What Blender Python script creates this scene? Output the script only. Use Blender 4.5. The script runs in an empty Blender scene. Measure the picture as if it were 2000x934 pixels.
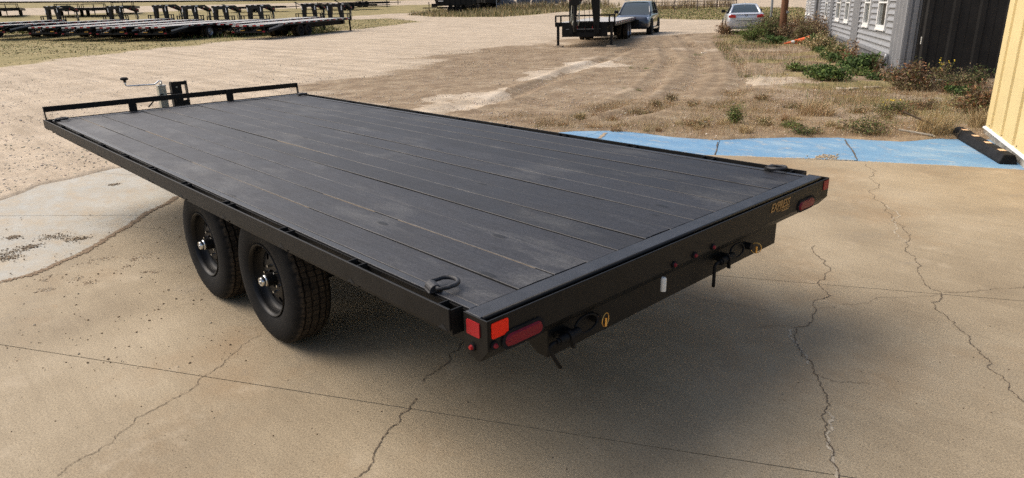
import bpy, bmesh, math, random
import numpy as np
from mathutils import Matrix, Vector
random.seed(7); RNG = np.random.default_rng(11)
SC = bpy.context.scene; COL = SC.collection
PI = math.pi
# ------------------------------------------------------------------ camera
F_PX, YAW, PITCH, ROLL = 1330.575, -0.7520766, 0.3245871, -0.0262012
CAM = np.array([-1.43464, 2.45468, 1.7])
_cy, _sy, _cp, _sp = math.cos(YAW), math.sin(YAW), math.cos(PITCH), math.sin(PITCH)
FW = np.array([_cy*_cp, _sy*_cp, -_sp]); _r = np.array([_sy, -_cy, 0.0]); _u = np.cross(_r, FW)
RT = math.cos(ROLL)*_r + math.sin(ROLL)*_u; UP = -math.sin(ROLL)*_r + math.cos(ROLL)*_u
cam = bpy.data.cameras.new('camera'); camo = bpy.data.objects.new('camera', cam); COL.objects.link(camo)
cam.sensor_width = 36.0; cam.lens = F_PX/2000*36; cam.clip_start = 0.05; cam.clip_end = 5000
M = Matrix.Identity(4)
for i in range(3):
    M[i][0], M[i][1], M[i][2], M[i][3] = RT[i], UP[i], -FW[i], CAM[i]
camo.matrix_world = M; SC.camera = camo
# ------------------------------------------------------------------ light
SUN_ROT, SUN_EL = math.radians(66), math.radians(48)
W = bpy.data.worlds.new('World'); SC.world = W; W.use_nodes = True
nt = W.node_tree; bg = nt.nodes['Background']; sky = nt.nodes.new('ShaderNodeTexSky')
sky.sky_type = 'NISHITA'; sky.sun_disc = False; sky.sun_elevation = SUN_EL; sky.sun_rotation = SUN_ROT
sky.air_density = 1.0; sky.dust_density = 5.0; sky.ozone_density = 0.6
nt.links.new(sky.outputs[0], bg.inputs[0]); bg.inputs[1].default_value = 0.15
sl = bpy.data.lights.new('sun', 'SUN'); sl.energy = 2.0; sl.angle = math.radians(58); sl.color = (1.0, 0.955, 0.885)
so = bpy.data.objects.new('sun', sl); COL.objects.link(so)
_d = Vector((math.sin(SUN_ROT)*math.cos(SUN_EL), math.cos(SUN_ROT)*math.cos(SUN_EL), math.sin(SUN_EL)))
so.rotation_euler = _d.to_track_quat('Z', 'Y').to_euler()
SC.view_settings.view_transform = 'Standard'; SC.view_settings.look = 'None'
SC.view_settings.exposure = 0.27; SC.view_settings.gamma = 1.0
SC.cycles.use_denoising = False; SC.cycles.max_bounces = 6; SC.cycles.diffuse_bounces = 3; SC.cycles.sample_clamp_indirect = 3.0; SC.render.filter_size = 1.3
# ------------------------------------------------------------------ geometry helpers
def ray(px, py):
    return FW + (px-1000)/F_PX*RT - (py-467)/F_PX*UP
ZT_D = [0, 13, 20, 30, 37, 46, 55, 65, 75, 80, 90, 110, 150, 200, 300, 600, 3000]
ZT_Z = [0, 0, .06, .14, .22, .30, .48, .85, 1.22, 1.45, 1.95, 2.9, 4.7, 6.6, 10, 18, 60]
def tz(x, y):
    return float(np.interp(math.hypot(x-CAM[0], y-CAM[1]), ZT_D, ZT_Z))
def at(px, py):
    """where the sight line through a point of the photograph meets the terrain"""
    d = ray(px, py); t = 1.0; last = 0.0
    while t < 900:
        p = CAM + d*t
        if p[2] <= tz(p[0], p[1]): break
        last = t; t *= 1.01
    lo, hi = last, t
    for _ in range(25):
        m = (lo+hi)/2; p = CAM + d*m
        if p[2] <= tz(p[0], p[1]): hi = m
        else: lo = m
    p = CAM + d*hi
    return Vector((p[0], p[1], tz(p[0], p[1])))
def atd(px, depth):
    """ground point at a camera depth in the direction of an image column"""
    y = 20.0 - 0.0262*(px-1000)
    d = ray(px, y); p = CAM + d*depth
    return Vector((p[0], p[1], tz(p[0], p[1])))
def gpx0(px, py):
    d = ray(px, py); t = -CAM[2]/d[2]; return CAM+d*t
def dep(p): return float((np.array(p)-CAM) @ FW)
class B:
    def __init__(s): s.v = []; s.f = []; s.m = []
    def add(s, vs, fs, mi=0):
        o = len(s.v); s.v.extend([tuple(v) for v in vs]); s.f.extend([tuple(o+i for i in f) for f in fs]); s.m.extend([mi]*len(fs)); return s
    def box(s, a, b, mi=0, mat=None):
        x0, y0, z0 = a; x1, y1, z1 = b
        vs = [(x0,y0,z0),(x1,y0,z0),(x1,y1,z0),(x0,y1,z0),(x0,y0,z1),(x1,y0,z1),(x1,y1,z1),(x0,y1,z1)]
        if mat is not None: vs = [tuple(mat @ Vector(v)) for v in vs]
        return s.add(vs, [(0,3,2,1),(4,5,6,7),(0,1,5,4),(1,2,6,5),(2,3,7,6),(3,0,4,7)], mi)
    def cyl(s, p0, p1, r0, r1=None, n=12, mi=0, cap=True):
        r1 = r0 if r1 is None else r1
        p0, p1 = Vector(p0), Vector(p1); d = (p1-p0).normalized()
        a = d.orthogonal().normalized(); b = d.cross(a)
        vs = [p0+(a*math.cos(2*PI*i/n)+b*math.sin(2*PI*i/n))*r0 for i in range(n)] + [p1+(a*math.cos(2*PI*i/n)+b*math.sin(2*PI*i/n))*r1 for i in range(n)]
        fs = [(i, (i+1)%n, n+(i+1)%n, n+i) for i in range(n)]
        if cap: fs += [tuple(range(n-1,-1,-1)), tuple(range(n, 2*n))]
        return s.add(vs, fs, mi)
    def tube(s, pts, r, n=8, mi=0, closed=False):
        pts = [Vector(p) for p in pts]; N = len(pts); vs = []; prev = None
        for i, p in enumerate(pts):
            q = pts[(i+1) % N] if (closed or i < N-1) else p; o = pts[i-1] if (closed or i > 0) else p
            d = (q-o).normalized()
            a = d.orthogonal().normalized() if prev is None else (prev - d*prev.dot(d)).normalized()
            prev = a; b = d.cross(a); rr = r[i] if isinstance(r, (list, tuple)) else r
            vs += [p+(a*math.cos(2*PI*k/n)+b*math.sin(2*PI*k/n))*rr for k in range(n)]
        fs = []
        for i in range(N if closed else N-1):
            j = (i+1) % N
            fs += [(i*n+k, i*n+(k+1)%n, j*n+(k+1)%n, j*n+k) for k in range(n)]
        if not closed: fs += [tuple(range(n-1,-1,-1)), tuple(range((N-1)*n, N*n))]
        return s.add(vs, fs, mi)
    def lathe(s, prof, n=48, axis='y', mi=0, c=(0,0,0)):
        """prof: (r, h) pairs, closed loop of rings around the axis"""
        vs = []
        for i in range(n):
            a = 2*PI*i/n
            for r, h in prof:
                x, z = r*math.cos(a), r*math.sin(a)
                vs.append((c[0]+x, c[1]+h, c[2]+z) if axis == 'y' else (c[0]+x, c[1]+z, c[2]+h))
        m = len(prof); fs = []
        for i in range(n):
            j = (i+1) % n
            fs += [(i*m+k, i*m+k+1, j*m+k+1, j*m+k) for k in range(m-1)]
        return s.add(vs, fs, mi)
    def prism(s, poly, a, b, axis='y', mi=0):
        """poly 2D extruded between a and b along an axis: y -> (x,z), x -> (y,z), z -> (x,y)"""
        n = len(poly)
        mk = {'y': lambda p, t: (p[0], t, p[1]), 'x': lambda p, t: (t, p[0], p[1]), 'z': lambda p, t: (p[0], p[1], t)}[axis]
        vs = [mk(p, a) for p in poly] + [mk(p, b) for p in poly]
        fs = [tuple(range(n)), tuple(range(2*n-1, n-1, -1))] + [(i, n+i, n+(i+1)%n, (i+1)%n) for i in range(n)]
        return s.add(vs, fs, mi)
    def build(s, name, mat, parent=None, smooth=False, bevel=0, seg=2, label=None, kind=None, angle=None):
        me = bpy.data.meshes.new(name); me.from_pydata(s.v, [], s.f)
        mats = mat if isinstance(mat, (list, tuple)) else [mat]
        for x in mats: me.materials.append(x)
        if len(mats) > 1: me.polygons.foreach_set('material_index', s.m)
        bm = bmesh.new(); bm.from_mesh(me); bmesh.ops.recalc_face_normals(bm, faces=bm.faces); bm.to_mesh(me); bm.free()
        if smooth: me.polygons.foreach_set('use_smooth', [True]*len(me.polygons))
        if angle is not None: me.set_sharp_from_angle(angle=math.radians(angle))
        o = bpy.data.objects.new(name, me); COL.objects.link(o)
        if parent is not None: o.parent = parent
        if bevel:
            md = o.modifiers.new('bevel', 'BEVEL'); md.width = bevel; md.segments = seg; md.limit_method = 'ANGLE'; md.angle_limit = math.radians(40)
        if label: o['label'] = label
        if kind: o['kind'] = kind
        return o
def np_mesh(name, V, Fq, mat, parent=None, col=None, kind=None, smooth=False):
    """V (n,3), Fq (m,k) arrays; col optional per-vertex colour attribute tint (own colour of each blade or stone)"""
    V = np.asarray(V, np.float32); Fq = np.asarray(Fq, np.int32); k = Fq.shape[1]
    me = bpy.data.meshes.new(name); me.vertices.add(len(V)); me.vertices.foreach_set('co', V.ravel())
    me.loops.add(Fq.size); me.loops.foreach_set('vertex_index', Fq.ravel())
    me.polygons.add(len(Fq)); me.polygons.foreach_set('loop_start', np.arange(len(Fq), dtype=np.int32)*k)
    try: me.polygons.foreach_set('loop_total', np.full(len(Fq), k, np.int32))
    except Exception: pass
    me.update(calc_edges=True)
    if col is not None:
        at_ = me.color_attributes.new('tint', 'FLOAT_COLOR', 'POINT'); c4 = np.ones((len(V), 4), np.float32); c4[:, :3] = col; at_.data.foreach_set('color', c4.ravel())
    for x in (mat if isinstance(mat, (list, tuple)) else [mat]): me.materials.append(x)
    if smooth: me.polygons.foreach_set('use_smooth', np.ones(len(Fq), bool))
    o = bpy.data.objects.new(name, me); COL.objects.link(o)
    if parent is not None: o.parent = parent
    if kind: o['kind'] = kind
    return o
def thing(name, label, cat, loc=(0,0,0), rz=0.0, group=None):
    o = bpy.data.objects.new(name, None); COL.objects.link(o); o.empty_display_size = .2
    o.location = loc; o.rotation_euler = (0, 0, rz); o['label'] = label; o['category'] = cat
    if group: o['group'] = group
    return o
def part(name, parent, loc=(0,0,0), rot=(0,0,0)):
    o = bpy.data.objects.new(name, None); COL.objects.link(o); o.parent = parent; o.location = loc; o.rotation_euler = rot; return o
def tag(o, label, cat, group=None):
    o['label'] = label; o['category'] = cat
    if group: o['group'] = group
    return o
KIDS = {}
def kids(o): return [c for c in COL.objects if c.parent == o]
def tree_of(root):
    return [(c, [g for g in kids(c)]) for c in kids(root)]
def dup(root, tree, loc, rz, label):
    r = root.copy(); COL.objects.link(r); r.location = loc; r.rotation_euler = (0, 0, rz); r['label'] = label
    for c, gs in tree:
        d = c.copy(); COL.objects.link(d); d.parent = r
        for g in gs:
            e = g.copy(); COL.objects.link(e); e.parent = d
    return r
# ------------------------------------------------------------------ materials
def mat(name, col, rough=.6, metal=0.0, spec=.5, noise=0.0, nscale=8.0, bump=0.0, bscale=60.0, col2=None, coat=0.0, stretch=None):
    m = bpy.data.materials.new(name); m.use_nodes = True; n = m.node_tree; b = n.nodes['Principled BSDF']
    b.inputs['Base Color'].default_value = (*col, 1); b.inputs['Roughness'].default_value = rough; b.inputs['Metallic'].default_value = metal
    b.inputs['Specular IOR Level'].default_value = spec; b.inputs['Coat Weight'].default_value = coat
    tc = n.nodes.new('ShaderNodeTexCoord'); vec = tc.outputs['Object']
    if stretch:
        mp = n.nodes.new('ShaderNodeMapping'); mp.inputs['Scale'].default_value = stretch; n.links.new(vec, mp.inputs[0]); vec = mp.outputs[0]
    if noise or col2:
        t = n.nodes.new('ShaderNodeTexNoise'); t.inputs['Scale'].default_value = nscale; t.inputs['Detail'].default_value = 6; t.inputs['Roughness'].default_value = .65
        n.links.new(vec, t.inputs['Vector'])
        r = n.nodes.new('ShaderNodeValToRGB'); c2 = col2 or tuple(max(0, c*(1-noise)) for c in col); c1 = col if col2 else tuple(min(1, c*(1+noise)) for c in col)
        r.color_ramp.elements[0].position = .35; r.color_ramp.elements[1].position = .68
        r.color_ramp.elements[0].color = (*c2, 1); r.color_ramp.elements[1].color = (*c1, 1)
        n.links.new(t.outputs[0], r.inputs[0]); n.links.new(r.outputs[0], b.inputs['Base Color'])
    if bump:
        t2 = n.nodes.new('ShaderNodeTexNoise'); t2.inputs['Scale'].default_value = bscale; t2.inputs['Detail'].default_value = 5
        n.links.new(vec, t2.inputs['Vector']); bu = n.nodes.new('ShaderNodeBump'); bu.inputs['Strength'].default_value = bump; bu.inputs['Distance'].default_value = .01
        n.links.new(t2.outputs[0], bu.inputs['Height']); n.links.new(bu.outputs[0], b.inputs['Normal'])
    return m
def N(m): return m.node_tree.nodes, m.node_tree.links
def ramp(n, pts):
    r = n.new('ShaderNodeValToRGB'); e = r.color_ramp.elements
    while len(e) < len(pts): e.new(.5)
    for x, (p, c) in zip(e, pts): x.position = p; x.color = (*c, 1) if len(c) == 3 else c
    return r
def mixc(n, l, fac, a, b, mode='MIX'):
    x = n.new('ShaderNodeMix'); x.data_type = 'RGBA'; x.blend_type = mode
    for sock, v in ((x.inputs['Factor'], fac), (x.inputs['A'], a), (x.inputs['B'], b)) if False else ((x.inputs[0], fac), (x.inputs[6], a), (x.inputs[7], b)):
        if hasattr(v, 'is_linked') or hasattr(v, 'links'): l.new(v, sock)
        elif isinstance(v, (int, float)): sock.default_value = v
        else: sock.default_value = (*v, 1)
    return x.outputs[2]
def nz(n, l, vec, scale, detail=6, rough=.6):
    t = n.new('ShaderNodeTexNoise'); t.inputs['Scale'].default_value = scale; t.inputs['Detail'].default_value = detail; t.inputs['Roughness'].default_value = rough
    l.new(vec, t.inputs['Vector']); return t.outputs[0]
def pos(n): return n.new('ShaderNodeNewGeometry').outputs['Position']
def bumpn(n, l, h, strength, dist=.01, prev=None):
    b = n.new('ShaderNodeBump'); b.inputs['Strength'].default_value = strength; b.inputs['Distance'].default_value = dist; l.new(h, b.inputs['Height'])
    if prev: l.new(prev, b.inputs['Normal'])
    return b.outputs[0]
def m_concrete(name, blue=0.0, pale=False):
    m = mat(name, (.3,.25,.19), .85); n, l = N(m); b = n['Principled BSDF']; p = pos(n)
    base = ramp(n, [(.28, (.232,.180,.114)), (.5, (.320,.257,.169)), (.72, (.398,.328,.226))]); l.new(nz(n, l, p, .9, 8, .62), base.inputs[0])
    mps = n.new('ShaderNodeMapping'); mps.inputs['Rotation'].default_value = (0,0,-.515); mps.inputs['Scale'].default_value = (1.0, 14.0, 1); l.new(p, mps.inputs[0])
    stk = ramp(n, [(.3, (.92,.915,.905)), (.7, (1.06,1.06,1.055))]); l.new(nz(n, l, mps.outputs[0], 1.6, 7, .7), stk.inputs[0])
    base_ = mixc(n, l, 1.0, base.outputs[0], stk.outputs[0], 'MULTIPLY')
    fine = ramp(n, [(.33, (.58,.55,.51)), (.5, (1,1,1)), (.67, (1.30,1.28,1.24))]); l.new(nz(n, l, p, 115, 3, .85), fine.inputs[0])
    c = mixc(n, l, 1.0, base_, fine.outputs[0], 'MULTIPLY')
    v = n.new('ShaderNodeTexVoronoi'); v.inputs['Scale'].default_value = 42; l.new(p, v.inputs['Vector'])
    agg = ramp(n, [(.0, (1,1,1)), (.10, (0,0,0))]); l.new(v.outputs['Distance'], agg.inputs[0])
    sep = n.new('ShaderNodeSeparateColor'); l.new(v.outputs['Color'], sep.inputs[0])
    th = ramp(n, [(.68, (0,0,0)), (.72, (1,1,1))]); l.new(sep.outputs[0], th.inputs[0])
    mk = n.new('ShaderNodeMath'); mk.operation = 'MULTIPLY'; l.new(agg.outputs[0], mk.inputs[0]); l.new(th.outputs[0], mk.inputs[1])
    c = mixc(n, l, mk.outputs[0], c, (.52,.47,.38))
    th2 = ramp(n, [(.74, (0,0,0)), (.78, (1,1,1))]); l.new(sep.outputs[1], th2.inputs[0])
    agg2 = ramp(n, [(.0, (1,1,1)), (.17, (0,0,0))]); l.new(v.outputs['Distance'], agg2.inputs[0])
    mk2 = n.new('ShaderNodeMath'); mk2.operation = 'MULTIPLY'; l.new(agg2.outputs[0], mk2.inputs[0]); l.new(th2.outputs[0], mk2.inputs[1])
    c = mixc(n, l, mk2.outputs[0], c, (.09,.072,.055))
    st = ramp(n, [(.50, (0,0,0)), (.70, (.62,.62,.62))]); l.new(nz(n, l, p, .55, 5, .7), st.inputs[0])
    c = mixc(n, l, st.outputs[0], c, (.26,.165,.080))
    st3 = ramp(n, [(.56, (0,0,0)), (.70, (.55,.55,.55))]); l.new(nz(n, l, p, 2.3, 8, .75), st3.inputs[0])
    c = mixc(n, l, st3.outputs[0], c, (.45,.37,.26))
    gs_ = ramp(n, [(.58, (0,0,0)), (.72, (.55,.55,.55))]); l.new(nz(n, l, p, 1.35, 7, .72), gs_.inputs[0]); c = mixc(n, l, gs_.outputs[0], c, (.185,.158,.122))
    rs_ = ramp(n, [(.70, (0,0,0)), (.80, (.5,.5,.5))]); l.new(nz(n, l, p, 3.4, 4, .6), rs_.inputs[0]); c = mixc(n, l, rs_.outputs[0], c, (.33,.175,.065))
    if blue or pale:
        wear = ramp(n, [(.31, (0,0,0)), (.46, (1,1,1))]) if not pale else ramp(n, [(.36, (0,0,0)), (.60, (1,1,1))])
        mp = n.new('ShaderNodeMapping'); mp.inputs['Rotation'].default_value = (0,0,.45); mp.inputs['Scale'].default_value = (1.2,2.2,1); l.new(p, mp.inputs[0])
        l.new(nz(n, l, mp.outputs[0], 2.6, 9, .78), wear.inputs[0])
        if pale: pc = ramp(n, [(.3, (.31,.335,.32)), (.7, (.43,.42,.375))])
        else: pc = ramp(n, [(.30, (.085,.215,.375)), (.52, (.125,.275,.44)), (.72, (.30,.40,.47))])
        l.new(nz(n, l, mp.outputs[0], 1.3, 6, .7), pc.inputs[0])
        f = n.new('ShaderNodeMath'); f.operation = 'MULTIPLY'; f.inputs[1].default_value = blue if blue else .8; l.new(wear.outputs[0], f.inputs[0])
        sub = mixc(n, l, .75, c, (.50,.50,.44)) if not pale else mixc(n, l, .5, c, (.47,.40,.30))
        c = mixc(n, l, f.outputs[0], sub, pc.outputs[0])
        du = ramp(n, [(.60, (0,0,0)), (.70, (.75,.75,.75))]); l.new(nz(n, l, p, 2.6, 9, .78), du.inputs[0])
        c = mixc(n, l, du.outputs[0], c, (.42,.34,.24))
    l.new(c, b.inputs['Base Color'])
    nb = bumpn(n, l, nz(n, l, p, 150, 3, .7), .22 if not (blue or pale) else .12, .004)
    nb = bumpn(n, l, nz(n, l, p, 7, 5, .6), .2, .02, nb); l.new(nb, b.inputs['Normal'])
    return m
_ra, _rb = gpx0(0, 300), gpx0(1000, 90); ROADROT = -math.atan2(_rb[1]-_ra[1], _rb[0]-_ra[0])
def m_terrain():
    m = mat('terrain_soil', (.4,.33,.25), .95, spec=.2); n, l = N(m); b = n['Principled BSDF']; p = pos(n)
    a = n.new('ShaderNodeVertexColor'); a.layer_name = 'tint'; sep = n.new('ShaderNodeSeparateColor'); l.new(a.outputs[0], sep.inputs[0])
    gr = ramp(n, [(.3, (.375,.300,.213)), (.55, (.465,.380,.280)), (.75, (.54,.452,.345))]); l.new(nz(n, l, p, 1.1, 9, .72), gr.inputs[0])
    sp = ramp(n, [(.30, (.62,.58,.52)), (.5, (1,1,1)), (.74, (1.25,1.22,1.18))]); l.new(nz(n, l, p, 34, 6, .8), sp.inputs[0])
    mpr = n.new('ShaderNodeMapping'); mpr.inputs['Rotation'].default_value = (0,0,ROADROT); mpr.inputs['Scale'].default_value = (.10,1.7,1); l.new(p, mpr.inputs[0])
    trk = ramp(n, [(.34, (.80,.79,.77)), (.5, (1,1,1)), (.66, (1.14,1.14,1.13))]); l.new(nz(n, l, mpr.outputs[0], 1.4, 7, .68), trk.inputs[0])
    dot = ramp(n, [(.28, (.42,.38,.34)), (.40, (1,1,1)), (.64, (1,1,1)), (.76, (1.3,1.28,1.25))]); l.new(nz(n, l, p, 11, 5, .78), dot.inputs[0])
    g = mixc(n, l, 1.0, gr.outputs[0], sp.outputs[0], 'MULTIPLY'); g = mixc(n, l, 1.0, g, trk.outputs[0], 'MULTIPLY'); g = mixc(n, l, .45, g, dot.outputs[0], 'MULTIPLY')
    dr = ramp(n, [(.28, (.140,.096,.060)), (.48, (.245,.178,.112)), (.70, (.39,.31,.21))]); l.new(nz(n, l, p, 1.8, 9, .78), dr.inputs[0])
    d = mixc(n, l, 1.0, dr.outputs[0], sp.outputs[0], 'MULTIPLY'); d = mixc(n, l, .7, d, dot.outputs[0], 'MULTIPLY')
    gs = ramp(n, [(.3, (.165,.145,.055)), (.5, (.265,.215,.095)), (.72, (.38,.30,.15))]); l.new(nz(n, l, p, .6, 9, .75), gs.inputs[0])
    s = mixc(n, l, 1.0, gs.outputs[0], sp.outputs[0], 'MULTIPLY')
    j = n.new('ShaderNodeMath'); j.operation = 'MULTIPLY_ADD'; j.inputs[1].default_value = .9; j.inputs[2].default_value = -.45; l.new(nz(n, l, p, 3.0, 9, .8), j.inputs[0])
    def soft(s_, lo=.35, hi=.65):
        ad = n.new('ShaderNodeMath'); ad.operation = 'ADD'; l.new(s_, ad.inputs[0]); l.new(j.outputs[0], ad.inputs[1])
        r = ramp(n, [(lo, (0,0,0)), (hi, (1,1,1))]); l.new(ad.outputs[0], r.inputs[0]); return r.outputs[0]
    c = mixc(n, l, soft(sep.outputs[2]), g, d)
    c = mixc(n, l, soft(sep.outputs[1]), c, s)
    c = mixc(n, l, soft(sep.outputs[0], .4, .9), c, (.62,.54,.43))
    l.new(c, b.inputs['Base Color'])
    nb = bumpn(n, l, nz(n, l, p, 30, 7, .75), .3, .025); nb = bumpn(n, l, nz(n, l, p, 3, 5, .65), .3, .12, nb); l.new(nb, b.inputs['Normal'])
    return m
def m_tint(name, rough=.9, spec=.2, trans=0.0):
    m = mat(name, (.3,.3,.3), rough, spec=spec); n, l = N(m); a = n.new('ShaderNodeVertexColor'); a.layer_name = 'tint'; l.new(a.outputs[0], n['Principled BSDF'].inputs['Base Color']); return m
def m_plank():
    m = mat('black_stained_wood', (.03,.03,.033), .55, spec=.42); n, l = N(m); b = n['Principled BSDF']
    tc = n.new('ShaderNodeTexCoord').outputs['Object']; oi = n.new('ShaderNodeObjectInfo')
    ad = n.new('ShaderNodeVectorMath'); ad.operation = 'ADD'; l.new(tc, ad.inputs[0])
    cm = n.new('ShaderNodeCombineXYZ'); mu = n.new('ShaderNodeMath'); mu.operation = 'MULTIPLY'; mu.inputs[1].default_value = 37.0; l.new(oi.outputs['Random'], mu.inputs[0]); l.new(mu.outputs[0], cm.inputs[0]); l.new(cm.outputs[0], ad.inputs[1])
    mp = n.new('ShaderNodeMapping'); mp.inputs['Scale'].default_value = (1.6, 26, 26); l.new(ad.outputs[0], mp.inputs[0])
    gv = nz(n, l, mp.outputs[0], 3.0, 8, .7)
    bc = ramp(n, [(.3, (.012,.012,.0145)), (.55, (.023,.023,.0265)), (.8, (.038,.038,.043))]); l.new(gv, bc.inputs[0])
    p = pos(n)
    du = ramp(n, [(.52, (0,0,0)), (.76, (.55,.55,.55))]); mp2 = n.new('ShaderNodeMapping'); mp2.inputs['Scale'].default_value = (.7,1.8,1); l.new(p, mp2.inputs[0]); l.new(nz(n, l, mp2.outputs[0], 2.0, 8, .68), du.inputs[0])
    c = mixc(n, l, du.outputs[0], bc.outputs[0], (.125,.120,.110))
    sp = ramp(n, [(.25, (.3,.3,.3)), (.5, (1,1,1)), (.75, (2.0,2.0,2.0))]); l.new(nz(n, l, p, 95, 4, .85), sp.inputs[0]); c = mixc(n, l, 1.0, c, sp.outputs[0], 'MULTIPLY')
    # knots: sparse dark resin spots, elongated along the board
    mp3 = n.new('ShaderNodeMapping'); mp3.inputs['Scale'].default_value = (2.2,5.5,1); l.new(ad.outputs[0], mp3.inputs[0])
    v = n.new('ShaderNodeTexVoronoi'); v.inputs['Scale'].default_value = 1.0; l.new(mp3.outputs[0], v.inputs['Vector'])
    kn = ramp(n, [(.07, (1,1,1)), (.11, (0,0,0))]); l.new(v.outputs['Distance'], kn.inputs[0]); c = mixc(n, l, kn.outputs[0], c, (.006,.006,.007))
    vr = n.new('ShaderNodeMapRange'); vr.inputs[3].default_value = .78; vr.inputs[4].default_value = 1.25; l.new(oi.outputs['Random'], vr.inputs[0]); cb = n.new('ShaderNodeCombineColor'); [l.new(vr.outputs[0], cb.inputs[q_]) for q_ in range(3)]; c = mixc(n, l, 1.0, c, cb.outputs[0], 'MULTIPLY')
    l.new(c, b.inputs['Base Color'])
    rr = n.new('ShaderNodeMapRange'); rr.inputs[3].default_value = .42; rr.inputs[4].default_value = .72; l.new(nz(n, l, p, 5, 6, .7), rr.inputs[0]); l.new(rr.outputs[0], b.inputs['Roughness'])
    nb = bumpn(n, l, gv, .35, .004); nb = bumpn(n, l, nz(n, l, p, 140, 3, .7), .25, .002, nb); nb = bumpn(n, l, kn.outputs[0], .5, .004, nb); l.new(nb, b.inputs['Normal'])
    return m
def m_tyre():
    m = mat('tyre_rubber', (.013,.013,.014), .8, spec=.15); n, l = N(m); b = n['Principled BSDF']
    tc = n.new('ShaderNodeTexCoord').outputs['Object']; sx = n.new('ShaderNodeSeparateXYZ'); l.new(tc, sx.inputs[0])
    cx = n.new('ShaderNodeCombineXYZ'); l.new(sx.outputs[0], cx.inputs[0]); l.new(sx.outputs[2], cx.inputs[2])
    ln = n.new('ShaderNodeVectorMath'); ln.operation = 'LENGTH'; l.new(cx.outputs[0], ln.inputs[0])
    du = ramp(n, [(.3500, (0,0,0)), (.3535, (1,1,1))]); l.new(ln.outputs['Value'], du.inputs[0])
    ns = ramp(n, [(.35, (.25,.25,.25)), (.65, (.95,.95,.95))]); l.new(nz(n, l, tc, 18, 6, .7), ns.inputs[0])
    f = n.new('ShaderNodeMath'); f.operation = 'MULTIPLY'; l.new(du.outputs[0], f.inputs[0]); l.new(ns.outputs[0], f.inputs[1])
    bs = ramp(n, [(.3, (.007,.007,.0075)), (.7, (.016,.0155,.015))]); l.new(nz(n, l, tc, 9, 6, .7), bs.inputs[0])
    l.new(mixc(n, l, f.outputs[0], bs.outputs[0], (.070,.054,.038)), b.inputs['Base Color'])
    at2 = n.new('ShaderNodeMath'); at2.operation = 'ARCTAN2'; l.new(sx.outputs[2], at2.inputs[0]); l.new(sx.outputs[0], at2.inputs[1])
    ml = n.new('ShaderNodeMath'); ml.operation = 'MULTIPLY'; ml.inputs[1].default_value = 72/(2*PI); l.new(at2.outputs[0], ml.inputs[0])
    fr_ = n.new('ShaderNodeMath'); fr_.operation = 'FRACT'; l.new(ml.outputs[0], fr_.inputs[0]); lt_ = n.new('ShaderNodeMath'); lt_.operation = 'LESS_THAN'; lt_.inputs[1].default_value = .16; l.new(fr_.outputs[0], lt_.inputs[0])
    sp_ = n.new('ShaderNodeMath'); sp_.operation = 'MULTIPLY'; l.new(lt_.outputs[0], sp_.inputs[0]); l.new(du.outputs[0], sp_.inputs[1])
    cur = b.inputs['Base Color'].links[0].from_socket; l.new(mixc(n, l, sp_.outputs[0], cur, (.012,.011,.010)), b.inputs['Base Color'])
    l.new(bumpn(n, l, nz(n, l, tc, 120, 3), .2, .003), b.inputs['Normal'])
    return m
MT = {}
MT['concrete'] = m_concrete('weathered_concrete'); MT['blue'] = m_concrete('blue_painted_concrete', blue=.95); MT['pale'] = m_concrete('faded_painted_concrete', pale=True)
MT['terrain'] = m_terrain(); MT['plank'] = m_plank(); MT['tyre'] = m_tyre()
MT['blade'] = m_tint('plant_blade', .85, .25); MT['stone'] = m_tint('loose_stone', .95, .2)
MT['rawwood'] = mat('raw_pine', (.40,.31,.21), .8, noise=.3, nscale=20)
MT['black'] = mat('black_powder_coat', (.0075,.0073,.0070), .46, spec=.22, noise=.25, nscale=14, bump=.12, bscale=220)
MT['rimblack'] = mat('black_rim_paint', (.006,.006,.0065), .40, spec=.22, noise=.2, nscale=12)
MT['border'] = mat('black_border_steel', (.024,.0245,.028), .42, spec=.5, noise=.3, nscale=11, bump=.2, bscale=240)
MT['rail'] = mat('black_rail_paint', (.0075,.0072,.0070), .55, spec=.22, noise=.35, nscale=9, bump=.12, bscale=160)
MT['blackflat'] = mat('black_steel', (.007,.007,.0075), .6, spec=.2, noise=.3, nscale=10)
MT['reflred'] = mat('red_reflector', (.33,.012,.016), .4, spec=.25, bump=.3, bscale=260)
MT['reflbright'] = mat('orange_red_reflector', (.95,.030,.008), .5, spec=.2, bump=.2, bscale=260)
MT['lens'] = mat('dark_red_lens', (.20,.008,.018), .35, spec=.25, bump=.3, bscale=120)
MT['chrome'] = mat('zinc_chrome', (.62,.63,.62), .22, 1.0)
MT['zinc'] = mat('galvanised_steel', (.42,.42,.36), .45, .7, noise=.2, nscale=14)
MT['brass'] = mat('yellow_zinc', (.72,.44,.13), .3, .9)
MT['white'] = mat('white_plastic', (.72,.70,.62), .4)
MT['gold'] = mat('gold_decal', (.36,.19,.05), .45)
MT['dark'] = mat('dark_cavity', (.006,.006,.006), .9)
MT['deckwood'] = mat('weathered_deck_board', (.43,.415,.39), .8, noise=.25, nscale=5, stretch=(.5,5,1), bump=.2)
MT['tapered'] = mat('red_conspicuity_tape', (.42,.025,.03), .35); MT['tapewhite'] = mat('white_conspicuity_tape', (.75,.74,.72), .35)
MT['silverrim'] = mat('silver_rim_paint', (.33,.34,.36), .35, .6)
MT['siding'] = mat('grey_vinyl_siding', (.255,.260,.268), .55, noise=.12, nscale=3, bump=.1, bscale=60, stretch=(1,1,6))
MT['trimgrey'] = mat('grey_metal_trim', (.20,.205,.215), .45, noise=.12, nscale=3)
MT['skirt'] = mat('grey_metal_skirting', (.17,.175,.185), .5, noise=.2, nscale=4)
MT['winframe'] = mat('white_window_frame', (.74,.74,.72), .45)
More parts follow.
